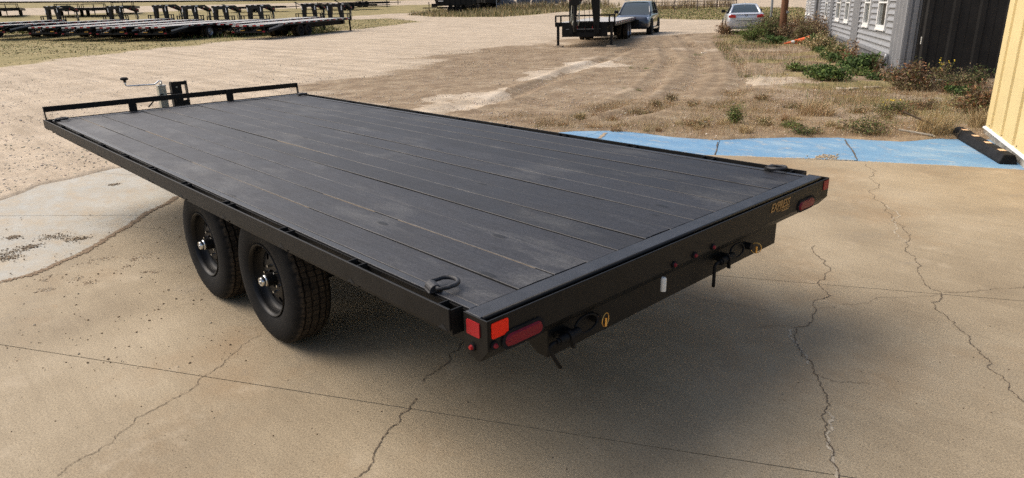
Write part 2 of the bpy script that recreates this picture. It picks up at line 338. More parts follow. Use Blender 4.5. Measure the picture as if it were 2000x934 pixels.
MT['pane'] = mat('window_glass', (.055,.065,.06), .06, spec=.8, noise=.5, nscale=2)
MT['blackmetal'] = mat('black_ribbed_steel', (.021,.0195,.018), .6, spec=.25, noise=.25, nscale=2.5, bump=.05)
MT['yellow'] = mat('cream_yellow_steel', (.67,.535,.270), .5, spec=.3, noise=.06, nscale=2, bump=.05, bscale=6)
MT['footing'] = mat('grey_footing', (.27,.25,.21), .9, noise=.4, nscale=9, bump=.4, bscale=40)
MT['rubber'] = mat('black_rubber', (.012,.012,.013), .8, spec=.2, noise=.4, nscale=9, bump=.2, bscale=80)
MT['peach'] = mat('peach_reflector', (.80,.52,.30), .5)
MT['orange'] = mat('orange_plastic', (.80,.14,.035), .5, noise=.15, nscale=12); MT['conewhite'] = mat('white_cone_band', (.74,.70,.66), .5)
MT['polewood'] = mat('creosote_wood', (.16,.070,.030), .85, noise=.5, nscale=6, stretch=(9,9,.35), bump=.5, bscale=18)
MT['greywood'] = mat('grey_weathered_wood', (.34,.31,.26), .85, noise=.35, nscale=7, stretch=(1,8,8), bump=.3)
MT['block'] = mat('pale_timber_block', (.42,.33,.23), .85, noise=.25, nscale=9)
MT['suvpaint'] = mat('dark_blue_grey_paint', (.030,.035,.046), .2, .3, coat=1.0)
MT['silverpaint'] = mat('silver_paint', (.60,.62,.65), .25, .35, coat=.8)
MT['autoglass'] = mat('car_glass', (.03,.045,.05), .05, spec=.9)
MT['headlamp'] = mat('headlamp_lens', (.32,.38,.48), .1, spec=.8); MT['tail'] = mat('tail_lamp_lens', (.50,.015,.02), .2, coat=.6)
MT['plate'] = mat('licence_plate', (.55,.58,.52), .5, noise=.3, nscale=30)
MT['postgrey'] = mat('galvanised_post', (.30,.31,.32), .5, .5); MT['rust'] = mat('rusty_rail', (.12,.085,.065), .7, noise=.4)
MT['bale'] = mat('dark_wrapped_block', (.045,.060,.095), .5, noise=.6, nscale=2.5)
MT['redpaint'] = mat('red_vehicle_paint', (.45,.05,.05), .4); MT['whitepaint'] = mat('white_vehicle_paint', (.70,.70,.70), .4)
MT['silo'] = mat('tan_grain_bin_steel', (.40,.34,.25), .6, noise=.35, nscale=.25)
MT['hill'] = mat('hill_scrub', (.16,.16,.09), .95, spec=.1, col2=(.07,.085,.045), nscale=.06)
MT['asphalt'] = mat('pale_road', (.43,.39,.35), .9, noise=.1, nscale=.4)
MT['paper'] = mat('white_litter', (.75,.75,.72), .7); MT['stick'] = mat('dead_stick', (.10,.075,.05), .9)
MT['dirtpale'] = mat('pale_dust', (.36,.28,.19), .98, noise=.3, nscale=30)
MT['crack'] = mat('dirt_filled_crack', (.115,.086,.058), .95, noise=.4, nscale=25)
MT['chip'] = mat('chipped_concrete', (.42,.355,.26), .95, noise=.3, nscale=40)
MT['dirt'] = mat('loose_dirt', (.215,.150,.092), .98, noise=.35, nscale=30, bump=.6, bscale=60)
# ------------------------------------------------------------------ noise for the terrain
def vnoise(x, y, seed=0):
    g = np.random.default_rng(seed).random((256, 256)); xi = np.floor(x).astype(int); yi = np.floor(y).astype(int); fx = x-xi; fy = y-yi
    fx = fx*fx*(3-2*fx); fy = fy*fy*(3-2*fy); a = g[xi % 256, yi % 256]; b = g[(xi+1) % 256, yi % 256]; c = g[xi % 256, (yi+1) % 256]; d = g[(xi+1) % 256, (yi+1) % 256]
    return (a*(1-fx)+b*fx)*(1-fy) + (c*(1-fx)+d*fx)*fy
def fbm(x, y, o=5, seed=0):
    s = 0; a = .5
    for i in range(o): s = s + a*vnoise(x*2**i, y*2**i, seed+i); a *= .5
    return s
def sdist(P, poly):
    """signed distance to a polygon, negative inside"""
    poly = np.asarray(poly, float); n = len(poly); d = np.full(len(P), 1e9); ins = np.zeros(len(P), bool)
    for i in range(n):
        a, b = poly[i], poly[(i+1) % n]; e = b-a; w = P-a; t = np.clip((w@e)/(e@e), 0, 1); q = w-t[:, None]*e; d = np.minimum(d, np.hypot(q[:, 0], q[:, 1]))
        c = (a[1] > P[:, 1]) != (b[1] > P[:, 1]); xx = np.where(c, a[0]+(P[:, 1]-a[1])/(e[1] if e[1] else 1e-9)*e[0], -1e9); ins ^= c & (P[:, 0] < xx)
    return np.where(ins, -d, d)
# concrete apron outline: inner slab, painted edge band, gravel overlaps the rim
VIS = [(-14,-14.5),(-1.3,-8.6),(.3,-7.95),(.87,-7.55),(1.07,-7.44),(1.41,-6.99),(1.74,-6.9),(2.1,-6.81),(2.48,-6.46),(2.79,-6.07),(3.19,-5.6),(3.65,-5.48),(4.21,-5.44),(4.79,-5.25),(5.35,-4.76),(6.3,-3.2),(7.2,-1.5),(7.73,.40),(7.58,.79),(7.42,1.2),(6.9,1.66),(6.3,2.7),(5.6,4.2),(4.5,9),(-14,9)]
INNER = [(-14,-13.0),(-1.2,-6.66),(.008,-6.085),(.363,-5.944),(1.247,-5.53),(2.207,-5.06),(2.76,-4.762),(4.3,-3.6),(5.5,-1.9),(5.95,-.5),(5.715,.413),(5.124,.89),(4.707,1.28),(4.316,1.714),(4.1,2.3),(3.6,3.4),(3.0,9),(-14,9)]
# ------------------------------------------------------------------ terrain sheet
def P2(lst): return np.array([[*at(*q)][:2] for q in lst])
GRASS_L = P2([(-400,190),(0,130),(150,112),(300,97),(480,76),(660,62),(760,50),(815,43),(770,36.5),(690,38),(660,35),(690,31),(800,25),(865,20),(860,8),(400,20),(-400,40)])
GRASS_M = P2([(800,29.5),(850,33),(985,33),(1090,24),(1180,17),(1210,12),(1100,11),(985,11),(860,21)])
GRASS_R = P2([(1180,33),(1292,36),(1420,39),(1560,44),(1600,30),(1560,15),(1300,12),(1180,16)])
DIRT = P2([(640,190),(560,168),(760,150),(830,110),(960,92),(1090,78),(1250,72),(1420,62),(1440,52),(1640,55),(2300,100),(2300,420),(1860,300),(1000,300)])
PALE = P2([(800,225),(880,205),(930,180),(1000,155),(1060,135),(1110,124),(1180,120),(1150,135),(1080,160),(1000,190),(930,222)])
PALE2 = P2([(1440,150),(1530,128),(1600,150),(1560,165),(1480,170)])
WEEDY = P2([(1470,150),(1420,100),(1400,75),(1500,60),(1590,70),(1760,155),(1930,165),(1940,250),(1840,262),(1620,205),(1540,172)])
TRACKS = [([(1330,72),(1365,105),(1362,150),(1300,205),(1200,235)], .35), ([(1405,82),(1440,120),(1452,160),(1410,210)], .35), ([(1240,92),(1150,128),(1000,188),(880,215)], .4), ([(1210,108),(1110,140),(960,205)], .3), ([(1290,80),(1310,120),(1260,180),(1130,232)], .3)]
def build_terrain():
    th0 = math.atan2(FW[1], FW[0])
    fine = np.linspace(-48, 48, 560); rest = np.concatenate([np.arange(52, 308, 5.0)])
    ang = np.radians(np.concatenate([fine, rest])) + th0
    rad = np.concatenate([[.3, 2.0], np.geomspace(3.0, 130, 520), np.geomspace(135, 2500, 40)])
    A, R_ = np.meshgrid(ang, rad); X = CAM[0]+R_*np.cos(A); Y = CAM[1]+R_*np.sin(A); P = np.stack([X.ravel(), Y.ravel()], 1)
    Z = np.interp(R_.ravel(), ZT_D, ZT_Z)
    sd = sdist(P, VIS); w = sd + (fbm(P[:, 0]*1.3, P[:, 1]*1.3, 4, 3)-.5)*.28
    t = np.clip((w+.2)/.3, 0, 1); t = t*t*(3-2*t); Z = Z + np.where(R_.ravel() < 40, -.13 + .145*t, 0)
    far = np.clip((R_.ravel()-9)/30, 0, 1)
    Z += np.where(w > .05, 1, 0)*((fbm(P[:, 0]*.8, P[:, 1]*.8, 5, 9)-.5)*.05 + (fbm(P[:, 0]*4, P[:, 1]*4, 3, 5)-.5)*.025)*np.clip(w/.6, 0, 1)
    j = (fbm(P[:, 0]*.5, P[:, 1]*.5, 5, 21)-.5)
    def soft(poly, s, amp): return np.clip(.5 - (sdist(P, poly)+j*amp)/s, 0, 1)
    near = np.clip(R_.ravel()/40, .2, 1)
    green = np.maximum.reduce([soft(GRASS_L, 1.6, 3.0), soft(GRASS_M, 1.5, 2.0), soft(GRASS_R, 1.5, 2.0)])
    green = np.where(R_.ravel() > 128, 1.0, green)
    green = np.maximum(green, .62*soft(WEEDY, 1.4, 2.2)*(fbm(P[:, 0]*.7, P[:, 1]*.7, 5, 40) > .47))
    dirt = soft(DIRT, 1.5, 3.0)*(.15+1.25*fbm(P[:, 0]*.45+5, P[:, 1]*.45, 6, 31)).clip(0, 1)
    # wheel tracks worn pale along the yard
    for tr_, wd_ in TRACKS:
        q = P2(tr_); dd = np.full(len(P), 1e9)
        for a_, b_ in zip(q[:-1], q[1:]):
            e_ = b_-a_; tt = np.clip(((P-a_)@e_)/(e_@e_), 0, 1); dd = np.minimum(dd, np.hypot(*(P-a_-tt[:, None]*e_).T))
        k_ = np.clip(1-dd/wd_+(j*.8), 0, 1); dirt = np.clip(dirt+.9*k_, 0, 1); Z -= .035*np.clip(1-dd/(wd_*.8), 0, 1); Z += .02*np.clip(1-np.abs(dd-wd_*1.1)/(wd_*.5), 0, 1)
    pale = np.maximum(soft(PALE, 1.1, 3.2)*(.35+.9*fbm(P[:, 0]*1.1, P[:, 1]*1.1, 5, 71)).clip(0, 1), .5*soft(PALE2, 1.4, 2.6))*.9
    dirt = np.where(pale > .4, dirt*.35, dirt)
    c = np.stack([pale*.8, green, dirt], 1)
    nr, na = len(rad), len(ang); idx = np.arange(nr*na).reshape(nr, na); a = idx[:-1, :]; b = idx[1:, :]
    Fq = np.stack([a, b, np.roll(b, -1, 1), np.roll(a, -1, 1)], -1).reshape(-1, 4)[:, ::-1]
    cc = np.vstack([np.stack([P[:, 0], P[:, 1], Z], 1)]); o = np_mesh('ground', cc, Fq, MT['terrain'], col=c, kind='structure', smooth=True)
    me = o.data; o['label'] = 'pale gravel yard and brown dirt with grass verges reaching the far road'
    return o
build_terrain()
# ------------------------------------------------------------------ concrete apron
def clip_half(poly, n, c, keep=1):
    out = []; k = len(poly)
    for i in range(k):
        a, b = poly[i], poly[(i+1) % k]; da = keep*(n[0]*a[0]+n[1]*a[1]-c); db = keep*(n[0]*b[0]+n[1]*b[1]-c)
        if da >= 0: out.append(a)
        if (da >= 0) != (db >= 0):
            t = da/(da-db); out.append((a[0]+t*(b[0]-a[0]), a[1]+t*(b[1]-a[1])))
    return out
apron = bpy.data.objects.new('concrete_apron', None); COL.objects.link(apron); apron['kind'] = 'structure'; apron['label'] = 'cracked tan concrete apron under the black trailer'
JN = (-.49/1.0, .872); JN = (JN[0]/math.hypot(*JN), JN[1]/math.hypot(*JN))
cuts = [JN[0]*.235+JN[1]*.626, JN[0]*.155+JN[1]*-1.694]; g = .0028
strips = [clip_half(INNER, JN, cuts[0]+g, 1), clip_half(clip_half(INNER, JN, cuts[0]-g, -1), JN, cuts[1]+g, 1), clip_half(INNER, JN, cuts[1]-g, -1)]
for i, s in enumerate(strips): B().prism(s, -.12, 0.0, 'z').build('concrete_panel', MT['concrete'], apron)
def band(p_out, p_in, m, z=-.006):
    s = list(p_out) + list(p_in)[::-1]; return B().prism(s, -.13, z, 'z').build('painted_panel', m, apron)
def lerp2(a, b, t): return (a[0]+(b[0]-a[0])*t, a[1]+(b[1]-a[1])*t)
def grow(p, k=.35):  # panel runs a little way under the gravel
    return p
R0 = [(-.6,-8.9),(.95,-8.2),(1.6,-7.5)]
seamR = [((2.2,-7.15),(1.391,-5.56)), ((3.33,-5.95),(2.721,-4.78)), ((4.95,-5.6),(4.45,-3.65)), ((7.2,-3.0),(5.5,-2.1)), ((8.3,.9),(5.86,-.35)), ((6.75,2.15),(5.19,.72)), ((5.9,4.3),(4.05,2.25))]
gap = .008
def panel(a, b, out_mid, in_mid, m):
    (ao, ai), (bo, bi) = a, b
    def sh(p, q): d = math.hypot(q[0]-p[0], q[1]-p[1]); return lerp2(p, q, gap*.5/d)
    o = [sh(ao, bo)] + out_mid + [sh(bo, ao)]; i = [sh(ai, bi)] + in_mid + [sh(bi, ai)]
    band(o, i, m)
startR = ((-.9,-9.3),(-1.2,-6.65))
panel(startR, seamR[0], [(.95,-8.35),(1.5,-7.7)], [(.008,-6.078),(.363,-5.937),(1.247,-5.52)], MT['blue'])
panel(seamR[0], seamR[1], [(2.75,-6.6)], [(2.207,-5.05)], MT['blue'])
panel(seamR[1], seamR[2], [(4.3,-5.85)], [(2.77,-4.745)], MT['blue'])
panel(seamR[2], seamR[3], [(6.1,-4.6)], [], MT['blue'])
panel(seamR[3], seamR[4], [(8.1,-1.2)], [], MT['pale'])
panel(seamR[4], seamR[5], [(7.7,1.6)], [(5.73,.42)], MT['pale'])
panel(seamR[5], seamR[6], [(6.5,3.0)], [(4.72,1.285),(4.33,1.72)], MT['pale'])
panel(seamR[6], ((5.4,9),(3.02,9)), [(5.3,6.0)], [(3.63,3.4)], MT['pale'])
def gpx(px, py, z=0.0):
    d = ray(px, py); t = (z-CAM[2])/d[2]; p = CAM+d*t; return Vector((p[0], p[1], z))
def ribbon(name, pts_px, w, m, parent, jit=.02, z=.003, sub=7, wj=.6, seed=1, fr=.16):
    rr = random.Random(seed); pts = [gpx(*q) for q in pts_px]; L = []
    def frac(a, b, dpt):
        ln = (b-a).length
        if dpt == 0 or ln < .012: return [a]
        d = (b-a)/max(ln, 1e-6); m = a.lerp(b, rr.uniform(.4, .6)) + Vector((-d.y, d.x, 0))*ln*rr.uniform(-1, 1)*fr
        return frac(a, m, dpt-1)+frac(m, b, dpt-1)
    for a, b in zip(pts[:-1], pts[1:]): L += frac(a, b, 6)
    L.append(pts[-1]); bb = B(); vs = []; off = 0
    for i, p in enumerate(L):
        d = (L[min(i+1, len(L)-1)]-L[max(i-1, 0)]); d.z = 0; d.normalize(); nn = Vector((-d.y, d.x, 0))
        off = off*.6 + rr.uniform(-jit, jit)*.12; ww = w*(1+rr.uniform(-wj, wj))*(.3 if i in (0, len(L)-1) else 1)
        c = p+nn*off; vs += [c+nn*ww/2+Vector((0,0,z)), c-nn*ww/2+Vector((0,0,z))]
    fs = [(2*i, 2*i+1, 2*i+3, 2*i+2) for i in range(len(L)-1)]
    return bb.add(vs, fs).build(name, m, parent)
ribbon('crack', [(1690,320),(1718,360),(1728,400),(1745,432),(1775,480),(1800,520),(1835,570),(1850,620),(1892,660),(1925,700),(1965,745),(2010,800)], .0035, MT['crack'], apron, .02, seed=3)
ribbon('crack', [(1592,480),(1612,510),(1610,545),(1590,600),(1552,640),(1565,690),(1590,730),(1608,760),(1612,800),(1610,850),(1622,900),(1634,940)], .0042, MT['crack'], apron, .02, seed=4)
ribbon('crack', [(690,936),(740,870),(775,830),(800,795),(812,778)], .0042, MT['crack'], apron, .012, seed=7)
ribbon('crack', [(826,747),(858,722),(880,690),(905,668)], .0042, MT['crack'], apron, .012, seed=8)
ribbon('crack', [(110,932),(240,842),(310,795),(390,740),(450,695),(512,655)], .0028, MT['crack'], apron, .008, seed=9)
ribbon('crack', [(1335,574),(1370,585),(1440,595),(1500,608)], .0018, MT['crack'], apron, .012, seed=10)
ribbon('crack', [(1600,602),(1700,592),(1780,580),(1838,574)], .0018, MT['crack'], apron, .012, seed=12)
ribbon('crack', [(1842,572),(1900,570),(1950,563),(2005,558)], .0025, MT['crack'], apron, .010, seed=11)
for q_ in ([(1392,303),(1500,307),(1600,310),(1668,313)], [(1680,314),(1760,319),(1850,323),(1920,328),(1985,331)]): ribbon('worn_edge', q_, .022, MT['chip'], apron, .010, z=-.001, wj=.95, seed=17, fr=.01)
for q_, w_, m_ in (([(1650,273),(1674,311)], .014, 'crack'), ([(1402,277),(1396,302)], .012, 'crack'), ([(1183,259),(1170,270)], .05, 'dirtpale')): ribbon('joint_dirt', q_, w_, MT[m_], apron, .008, z=-.0015, wj=.7, seed=18, fr=.02)
ribbon('crack_chips', [(1553,641),(1565,690),(1578,712)], .011, MT['chip'], apron, .03, z=.0015, wj=.95, seed=4)
ribbon('crack_chips', [(1608,800),(1612,850),(1626,900),(1636,938)], .010, MT['chip'], apron, .03, z=.0015, wj=.95, seed=24)
ribbon('crack_chips', [(1728,400),(1745,432),(1775,480)], .008, MT['chip'], apron, .03, z=.0015, wj=.95, seed=25)
ribbon('crack', [(1552,640),(1520,636),(1480,640)], .002, MT['crack'], apron, .01, seed=31)
ribbon('crack', [(1590,730),(1640,748),(1700,752)], .002, MT['crack'], apron, .01, seed=32)
ribbon('dirt_line', [(-5,553),(60,538),(120,512),(170,490),(215,462),(265,432),(300,410),(345,384)], .05, MT['dirt'], apron, .03, z=.004, wj=.7, seed=13, fr=.06)
def blob(pxc, rx, ry, seed, m=MT['dirt'], z=.0025, parent=apron, name='dirt_patch'):
    rr = random.Random(seed); c = gpx(*pxc); n = 26; vs = [c+Vector((0,0,z+.004))]
    ph = [rr.uniform(0, 6.28) for _ in range(4)]; ra = FW[:2]/np.hypot(*FW[:2]); rb = np.array([ra[1], -ra[0]])
    for i in range(n):
        a = 2*PI*i/n; k = 1+.28*math.sin(2*a+ph[0])+.22*math.sin(3*a+ph[1])+.16*math.sin(5*a+ph[2])+.14*math.sin(9*a+ph[3])
        vs.append(Vector((c.x+rx*k*math.cos(a)*rb[0]+ry*k*math.sin(a)*ra[0], c.y+rx*k*math.cos(a)*rb[1]+ry*k*math.sin(a)*ra[1], z)))
    return B().add(vs, [(0, 1+i, 1+(i+1) % n) for i in range(n)]).build(name, m, parent)
PATCH = [(105,462,.12,.06),(150,466,.10,.05),(20,492,.12,.07),(60,481,.07,.04),(15,503,.08,.04),(25,463,.06,.03),(180,512,.10,.05),(205,505,.06,.03),(285,500,.07,.05),(250,520,.05,.04),(262,505,.05,.03),(90,545,.06,.04),(150,545,.06,.04),(175,553,.05,.03),(90,566,.05,.02),(222,360,.05,.03),(290,532,.06,.02)]
# loose stones: on the slab, on its dirt patches and thick on the gravel near the rim
def stones(pts, size, cols, name, label):
    k = len(pts); t = (1+5**.5)/2
    ico = np.array([(-1,t,0),(1,t,0),(-1,-t,0),(1,-t,0),(0,-1,t),(0,1,t),(0,-1,-t),(0,1,-t),(t,0,-1),(t,0,1),(-t,0,-1),(-t,0,1)])/1.9
    fa = np.array([(0,11,5),(0,5,1),(0,1,7),(0,7,10),(0,10,11),(1,5,9),(5,11,4),(11,10,2),(10,7,6),(7,1,8),(3,9,4),(3,4,2),(3,2,6),(3,6,8),(3,8,9),(4,9,5),(2,4,11),(6,2,10),(8,6,7),(9,8,1)])
    V = ico[None]*(1+.35*(RNG.random((k, 12, 3))-.5)); sc = size[:, None, None]*np.stack([1+.5*RNG.random(k), 1+.5*RNG.random(k), .55+.3*RNG.random(k)], 1)[:, None, :]
    V = V*sc; a = RNG.random(k)*6.28; ca, sa = np.cos(a)[:, None], np.sin(a)[:, None]; x, y = V[:, :, 0]*ca-V[:, :, 1]*sa, V[:, :, 0]*sa+V[:, :, 1]*ca
    V = np.stack([x, y, V[:, :, 2]+.3*size[:, None]], 2) + pts[:, None, :]
    Fq = (fa[None]+12*np.arange(k)[:, None, None]).reshape(-1, 3); C = np.repeat(cols, 12, 0)
    o = np_mesh(name, V.reshape(-1, 3), Fq, MT['stone'], col=C, kind='stuff'); o['label'] = label; return o
def ground_z(P):
    r = np.hypot(P[:, 0]-CAM[0], P[:, 1]-CAM[1]); return np.interp(r, ZT_D, ZT_Z)+.012
def scatter_stones():
    # gravel yard
    n = 24000; a = math.atan2(FW[1], FW[0]) + np.radians(RNG.uniform(-44, 44, n)); r = np.exp(RNG.uniform(math.log(6.5), math.log(30), n))
    P = np.stack([CAM[0]+r*np.cos(a), CAM[1]+r*np.sin(a)], 1); P = P[sdist(P, VIS) > .12]; z = ground_z(P)
    s = RNG.uniform(.004, .013, len(P))*(1+.6*(RNG.random(len(P)) > .96)); c = RNG.uniform(.36, .68, (len(P), 1))*np.array([[1, .86, .69]])*RNG.uniform(.93, 1.05, (len(P), 3))
    stones(np.column_stack([P, z]), s, c, 'gravel', 'small pale stones scattered over the gravel yard')
    pts = []; sz = []
    for x, y, A_, B_ in PATCH:
        c = gpx(x, y)
        ra = FW[:2]/np.hypot(*FW[:2])
        for _ in range(150):
            u_, v_ = random.gauss(0, A_*.55), random.gauss(0, B_*.9); pts.append((c.x+u_*ra[1]+v_*ra[0], c.y-u_*ra[0]+v_*ra[1], -.003)); sz.append(random.choice([.0025, .003, .0035, .004, .006]))
    for _ in range(260):
        c = gpx(random.uniform(0, 480), random.uniform(420, 720)); pts.append((c.x, c.y, .001)); sz.append(random.choice([.002, .003, .003, .004, .006]))
    for _ in range(140):
        c = gpx(random.uniform(0, 2000), random.uniform(600, 934)); pts.append((c.x, c.y, .001)); sz.append(random.choice([.0015, .002, .003]))
    for _ in range(160):
        c = gpx(1612+random.gauss(0, 13), 306+random.gauss(0, 2.2)); pts.append((c.x, c.y, -.004)); sz.append(random.uniform(.004, .010))
    sz = np.array(sz); c = np.where(RNG.random((len(sz), 1)) > .25, np.array([[.25, .185, .12]]), np.array([[.42, .36, .27]]))*RNG.uniform(.7, 1.25, (len(sz), 1)); c[-160:] = np.array([.42,.33,.22])*RNG.uniform(.75, 1.15, (160, 1))
    stones(np.array(pts), sz, c, 'debris', 'crumbs of dirt and small pebbles on the concrete')
scatter_stones()
# ------------------------------------------------------------------ the black deckover trailer
H = .8034; L = 6.10; TILT = .0068; HW = 1.225; RO = 1.267
T = thing('flatbed_trailer', 'large black flatbed deckover trailer with stained plank deck parked on the concrete', 'trailer')
T.rotation_euler = (0, -TILT, 0)
# planks, each its own board; some stand a little proud so the raw pine edge shows in the seam
PITCH_Y = .1795; y0 = 1.1665; proud = {0: 0, 1: .001, 2: .0016, 3: -.001, 4: 0, 5: .0014, 6: -.001, 7: .0, 8: .001, 9: 0, 10: -.001, 11: .0005, 12: 0}
raw_left = {1, 2, 5}
for k in range(13):
    b = B(); gl = .0034 + random.uniform(0, .0010); gr = .0030; n = 60; ph = random.uniform(0, 6); cr = .0022; rph = random.uniform(0, 6)
    ya, yb = y0-k*PITCH_Y-gl, y0-(k+1)*PITCH_Y+gr; rings = []
    for i in range(n+1):
        x = .118+(5.980-.118)*i/n; w = .0016*math.sin(x*1.7+ph)+.0011*math.sin(x*4.1+2*ph); zz = H-.003+proud[k]+.0016*math.sin(x*1.3+ph*3); cup = .0016*math.sin(x*.8+ph)
        rings.append([(x, yb+w, H-.04), (x, yb+w, zz-cr), (x, yb+w+cr, zz), (x, (ya+yb)/2+w, zz-cup), (x, ya+w-cr, zz), (x, ya+w, zz-cr), (x, ya+w, H-.04)])
    vs = [p for r in rings for p in r]; m = 7; fs = []; mi = []
    for i in range(n):
        for q in range(m-1): fs.append((i*m+q, i*m+q+1, (i+1)*m+q+1, (i+1)*m+q)); mi.append(1 if (q == 5 and k in raw_left and math.sin(i*.19+rph)+.5*math.sin(i*.47+2*rph) > .45) else (2 if q in (0, 5) else 0))
    fs += [tuple(range(m)), tuple(range(n*m+m-1, n*m-1, -1))]; mi += [0, 0]
    b.v = vs; b.f = fs; b.m = mi
    o = b.build('plank', [MT['plank'], MT['rawwood'], MT['dark']], T); o.data.set_sharp_from_angle(angle=math.radians(25))
yl = y0-13*PITCH_Y
# perimeter frame: flat steel border flush with the planks, channel web below
b = B(); BR = 1.203
b.box((.112, 1.170, H-.006), (5.9895, BR, H)); b.box((.112, -BR, H-.006), (5.9895, yl-.003, H))
b.box((.04, -1.2235, H-.0064), (.1115, 1.2235, H-.0003)); b.box((5.99, -BR, H-.0062), (6.06, BR, H-.0004))
b.build('deck_border', MT['border'], T, bevel=.002)
b = B(); b.box((.045, BR-.008, H-.13), (6.055, BR-.001, H-.0065)); b.box((.045, -BR+.001, H-.13), (6.055, -BR+.008, H-.0065)); b.box((.0405, -BR+.009, H-.13), (.046, BR-.009, H-.007)); b.box((6.054, -BR+.009, H-.13), (6.06, BR-.009, H-.007))
b.build('side_channel', MT['black'], T)
# rub rail with stake pockets, both sides
for s in (1, -1):
    b = B(); y1, y2 = sorted((s*(RO-.009), s*RO)); b.box((.14, y1, H-.068), (6.10, y2, H+.008)); b.build('rub_rail', MT['rail'], T, bevel=.002)
    b = B(); y1, y2 = sorted((s*(BR-.0005), s*(BR+.0065))); b.box((.12, y1, H-.105), (6.098, y2, H-.008)); b.build('rail_backing', MT['black'], T)
    ya, yb = sorted((s*(BR+.007), s*(RO-.0095)))
    for xp in [.139, .70, 1.28, 1.912, 2.51, 3.09, 3.675, 4.25, 4.88, 5.51, 6.02]:
        for q_ in (0, .068): B().box((xp+q_, ya, H-.085), (xp+q_+.006, yb, H+.004)).build('pocket_plate', MT['rail'], T, bevel=.001)
        b = B(); b.prism([(xp+.012, H-.070), (xp+.062, H-.070), (xp+.037, H-.052)], s*(RO-.001), s*(RO+.0012)).build('pocket_drain', MT['dark'], T)
b = B()
for yy in (.44, -.44):
    for (za, zb, w) in ((H-.135, H-.125, .06), (.44, .45, .06)): b.box((.25, yy-w, za), (5.9, yy+w, zb))
    b.box((.25, yy-.006, .45), (5.9, yy+.006, H-.135))
b.build('main_beam', MT['blackflat'], T)
for i in range(15):
    x = .32+i*.405; B().prism([(x, H-.12), (x+.05, H-.12), (x+.05, H-.115), (x+.005, H-.115), (x+.005, H-.048), (x+.05, H-.048), (x+.05, H-.043), (x, H-.043)], -BR+.01, BR-.01).build('cross_member', MT['blackflat'], T)
# tail plate: bent steel, its lower part slants forward
def tailprof(): return [(0, H), (.006, H), (.006, .702), (.043, .655), (.038, .652), (0, .698)]
B().prism(tailprof(), -HW, HW).build('tail_plate', MT['black'], T, bevel=.0012)
for s in (1, -1):
    a, c = sorted((s*HW, s*(HW+.006)))
    B().prism([(0, H), (.112, H), (.112, .672), (.060, .650), (.040, .651), (0, .700)], a+.0005, c+.0005).build('tail_end_plate', MT['black'], T, bevel=.001)
B().box((.0065, -HW+.002, .69), (.0395, HW-.002, .70)).build('tail_gutter', MT['dark'], T)
b = B(); b.cyl((.0405, -HW+.01, H-.010), (.0405, HW-.01, H-.010), .0095, n=12); b.build('deck_edge_tube', MT['black'], T, smooth=True)
# ramp pocket box under the tail
BX = .064; b = B()
b.prism([(.042, .660), (BX, .640), (BX, .524), (BX+.05, .524), (.24, .60), (.24, .660)], -.80, .897); b.build('ramp_box', MT['black'], T, bevel=.004)
# lamps and reflectors
def rrect(w, h, r, n=5):
    out = []
    for cx, cy, a0 in ((w/2-r, h/2-r, 0), (-w/2+r, h/2-r, 90), (-w/2+r, -h/2+r, 180), (w/2-r, -h/2+r, 270)):
        for i in range(n+1):
            a = math.radians(a0+90*i/n); out.append((cx+r*math.cos(a), cy+r*math.sin(a)))
    return out
def rear_plate(name, yc, zc, w, h, r, m, x0=-.0035, x1=.001, label=None, n=5):
    return B().prism([(yc+p[0], zc+p[1]) for p in rrect(w, h, r, n)], x0, x1, 'x').build(name, m, T, label=label)
rear_plate('reflector', 1.180, .765, .070, .053, .006, MT['reflbright'], label='bright orange red reflector on the near corner')
rear_plate('reflector', -1.193, .770, .060, .050, .004, MT['reflred'])
for s in (1, -1):
    B().prism([(.064+p[0], .772+p[1]-.011) for p in rrect(.062, .050, .005)], s*(HW+.006), s*(HW+.0105)).build('side_reflector', MT['reflred'], T, label='dark red side reflector')
def oval(yc, zc=.7135):
    o = part('tail_light', T)
    B().prism([(yc+p[0], zc+p[1]) for p in rrect(.190, .064, .031, 8)], -.006, .0008, 'x').build('gasket', MT['rubber'], o)
    b = B(); outer = rrect(.165, .044, .0215, 8); inner = [(p[0]*.93, p[1]*.80) for p in outer]; n = len(outer)
    b.add([(-.0062, yc+p[0], zc+p[1]) for p in outer]+[(-.014, yc+p[0], zc+p[1]) for p in inner], [(i, (i+1) % n, n+(i+1) % n, n+i) for i in range(n)]+[tuple(range(n, 2*n))]).build('lens', MT['lens'], o)
    return o
oval(1.079); oval(-.962)
def marker(c, nrm, name='marker_light'):
    o = part(name, T); c = Vector(c); nrm = Vector(nrm)
    B().cyl(c, c+nrm*.006, .0145, n=16).build('grommet', MT['rubber'], o)
    B().cyl(c+nrm*.006, c+nrm*.013, .009, .006, n=12).build('lens', MT['lens'] if nrm.x else MT['reflred'], o, smooth=False)
marker((-.001, 1.205, .716), (-1, 0, 0)); marker((.072, HW+.0065, .694), (0, 1, 0)); marker((.03, -1.13, .722), (-1, 0, 0))
for y in (.228, .078, -.066): marker((-.001, y, .7105), (-1, 0, 0))
marker((.072, -HW-.0065, .694), (0, -1, 0))
# document tube cap between the lamps
b = B(); b.lathe([(.001, 0), (.0115, 0), (.0115, .052), (.008, .057), (.001, .057)], 16, 'z', c=(-.016, .318, .628)); b.build('tube_cap', MT['white'], T, smooth=True, angle=40)
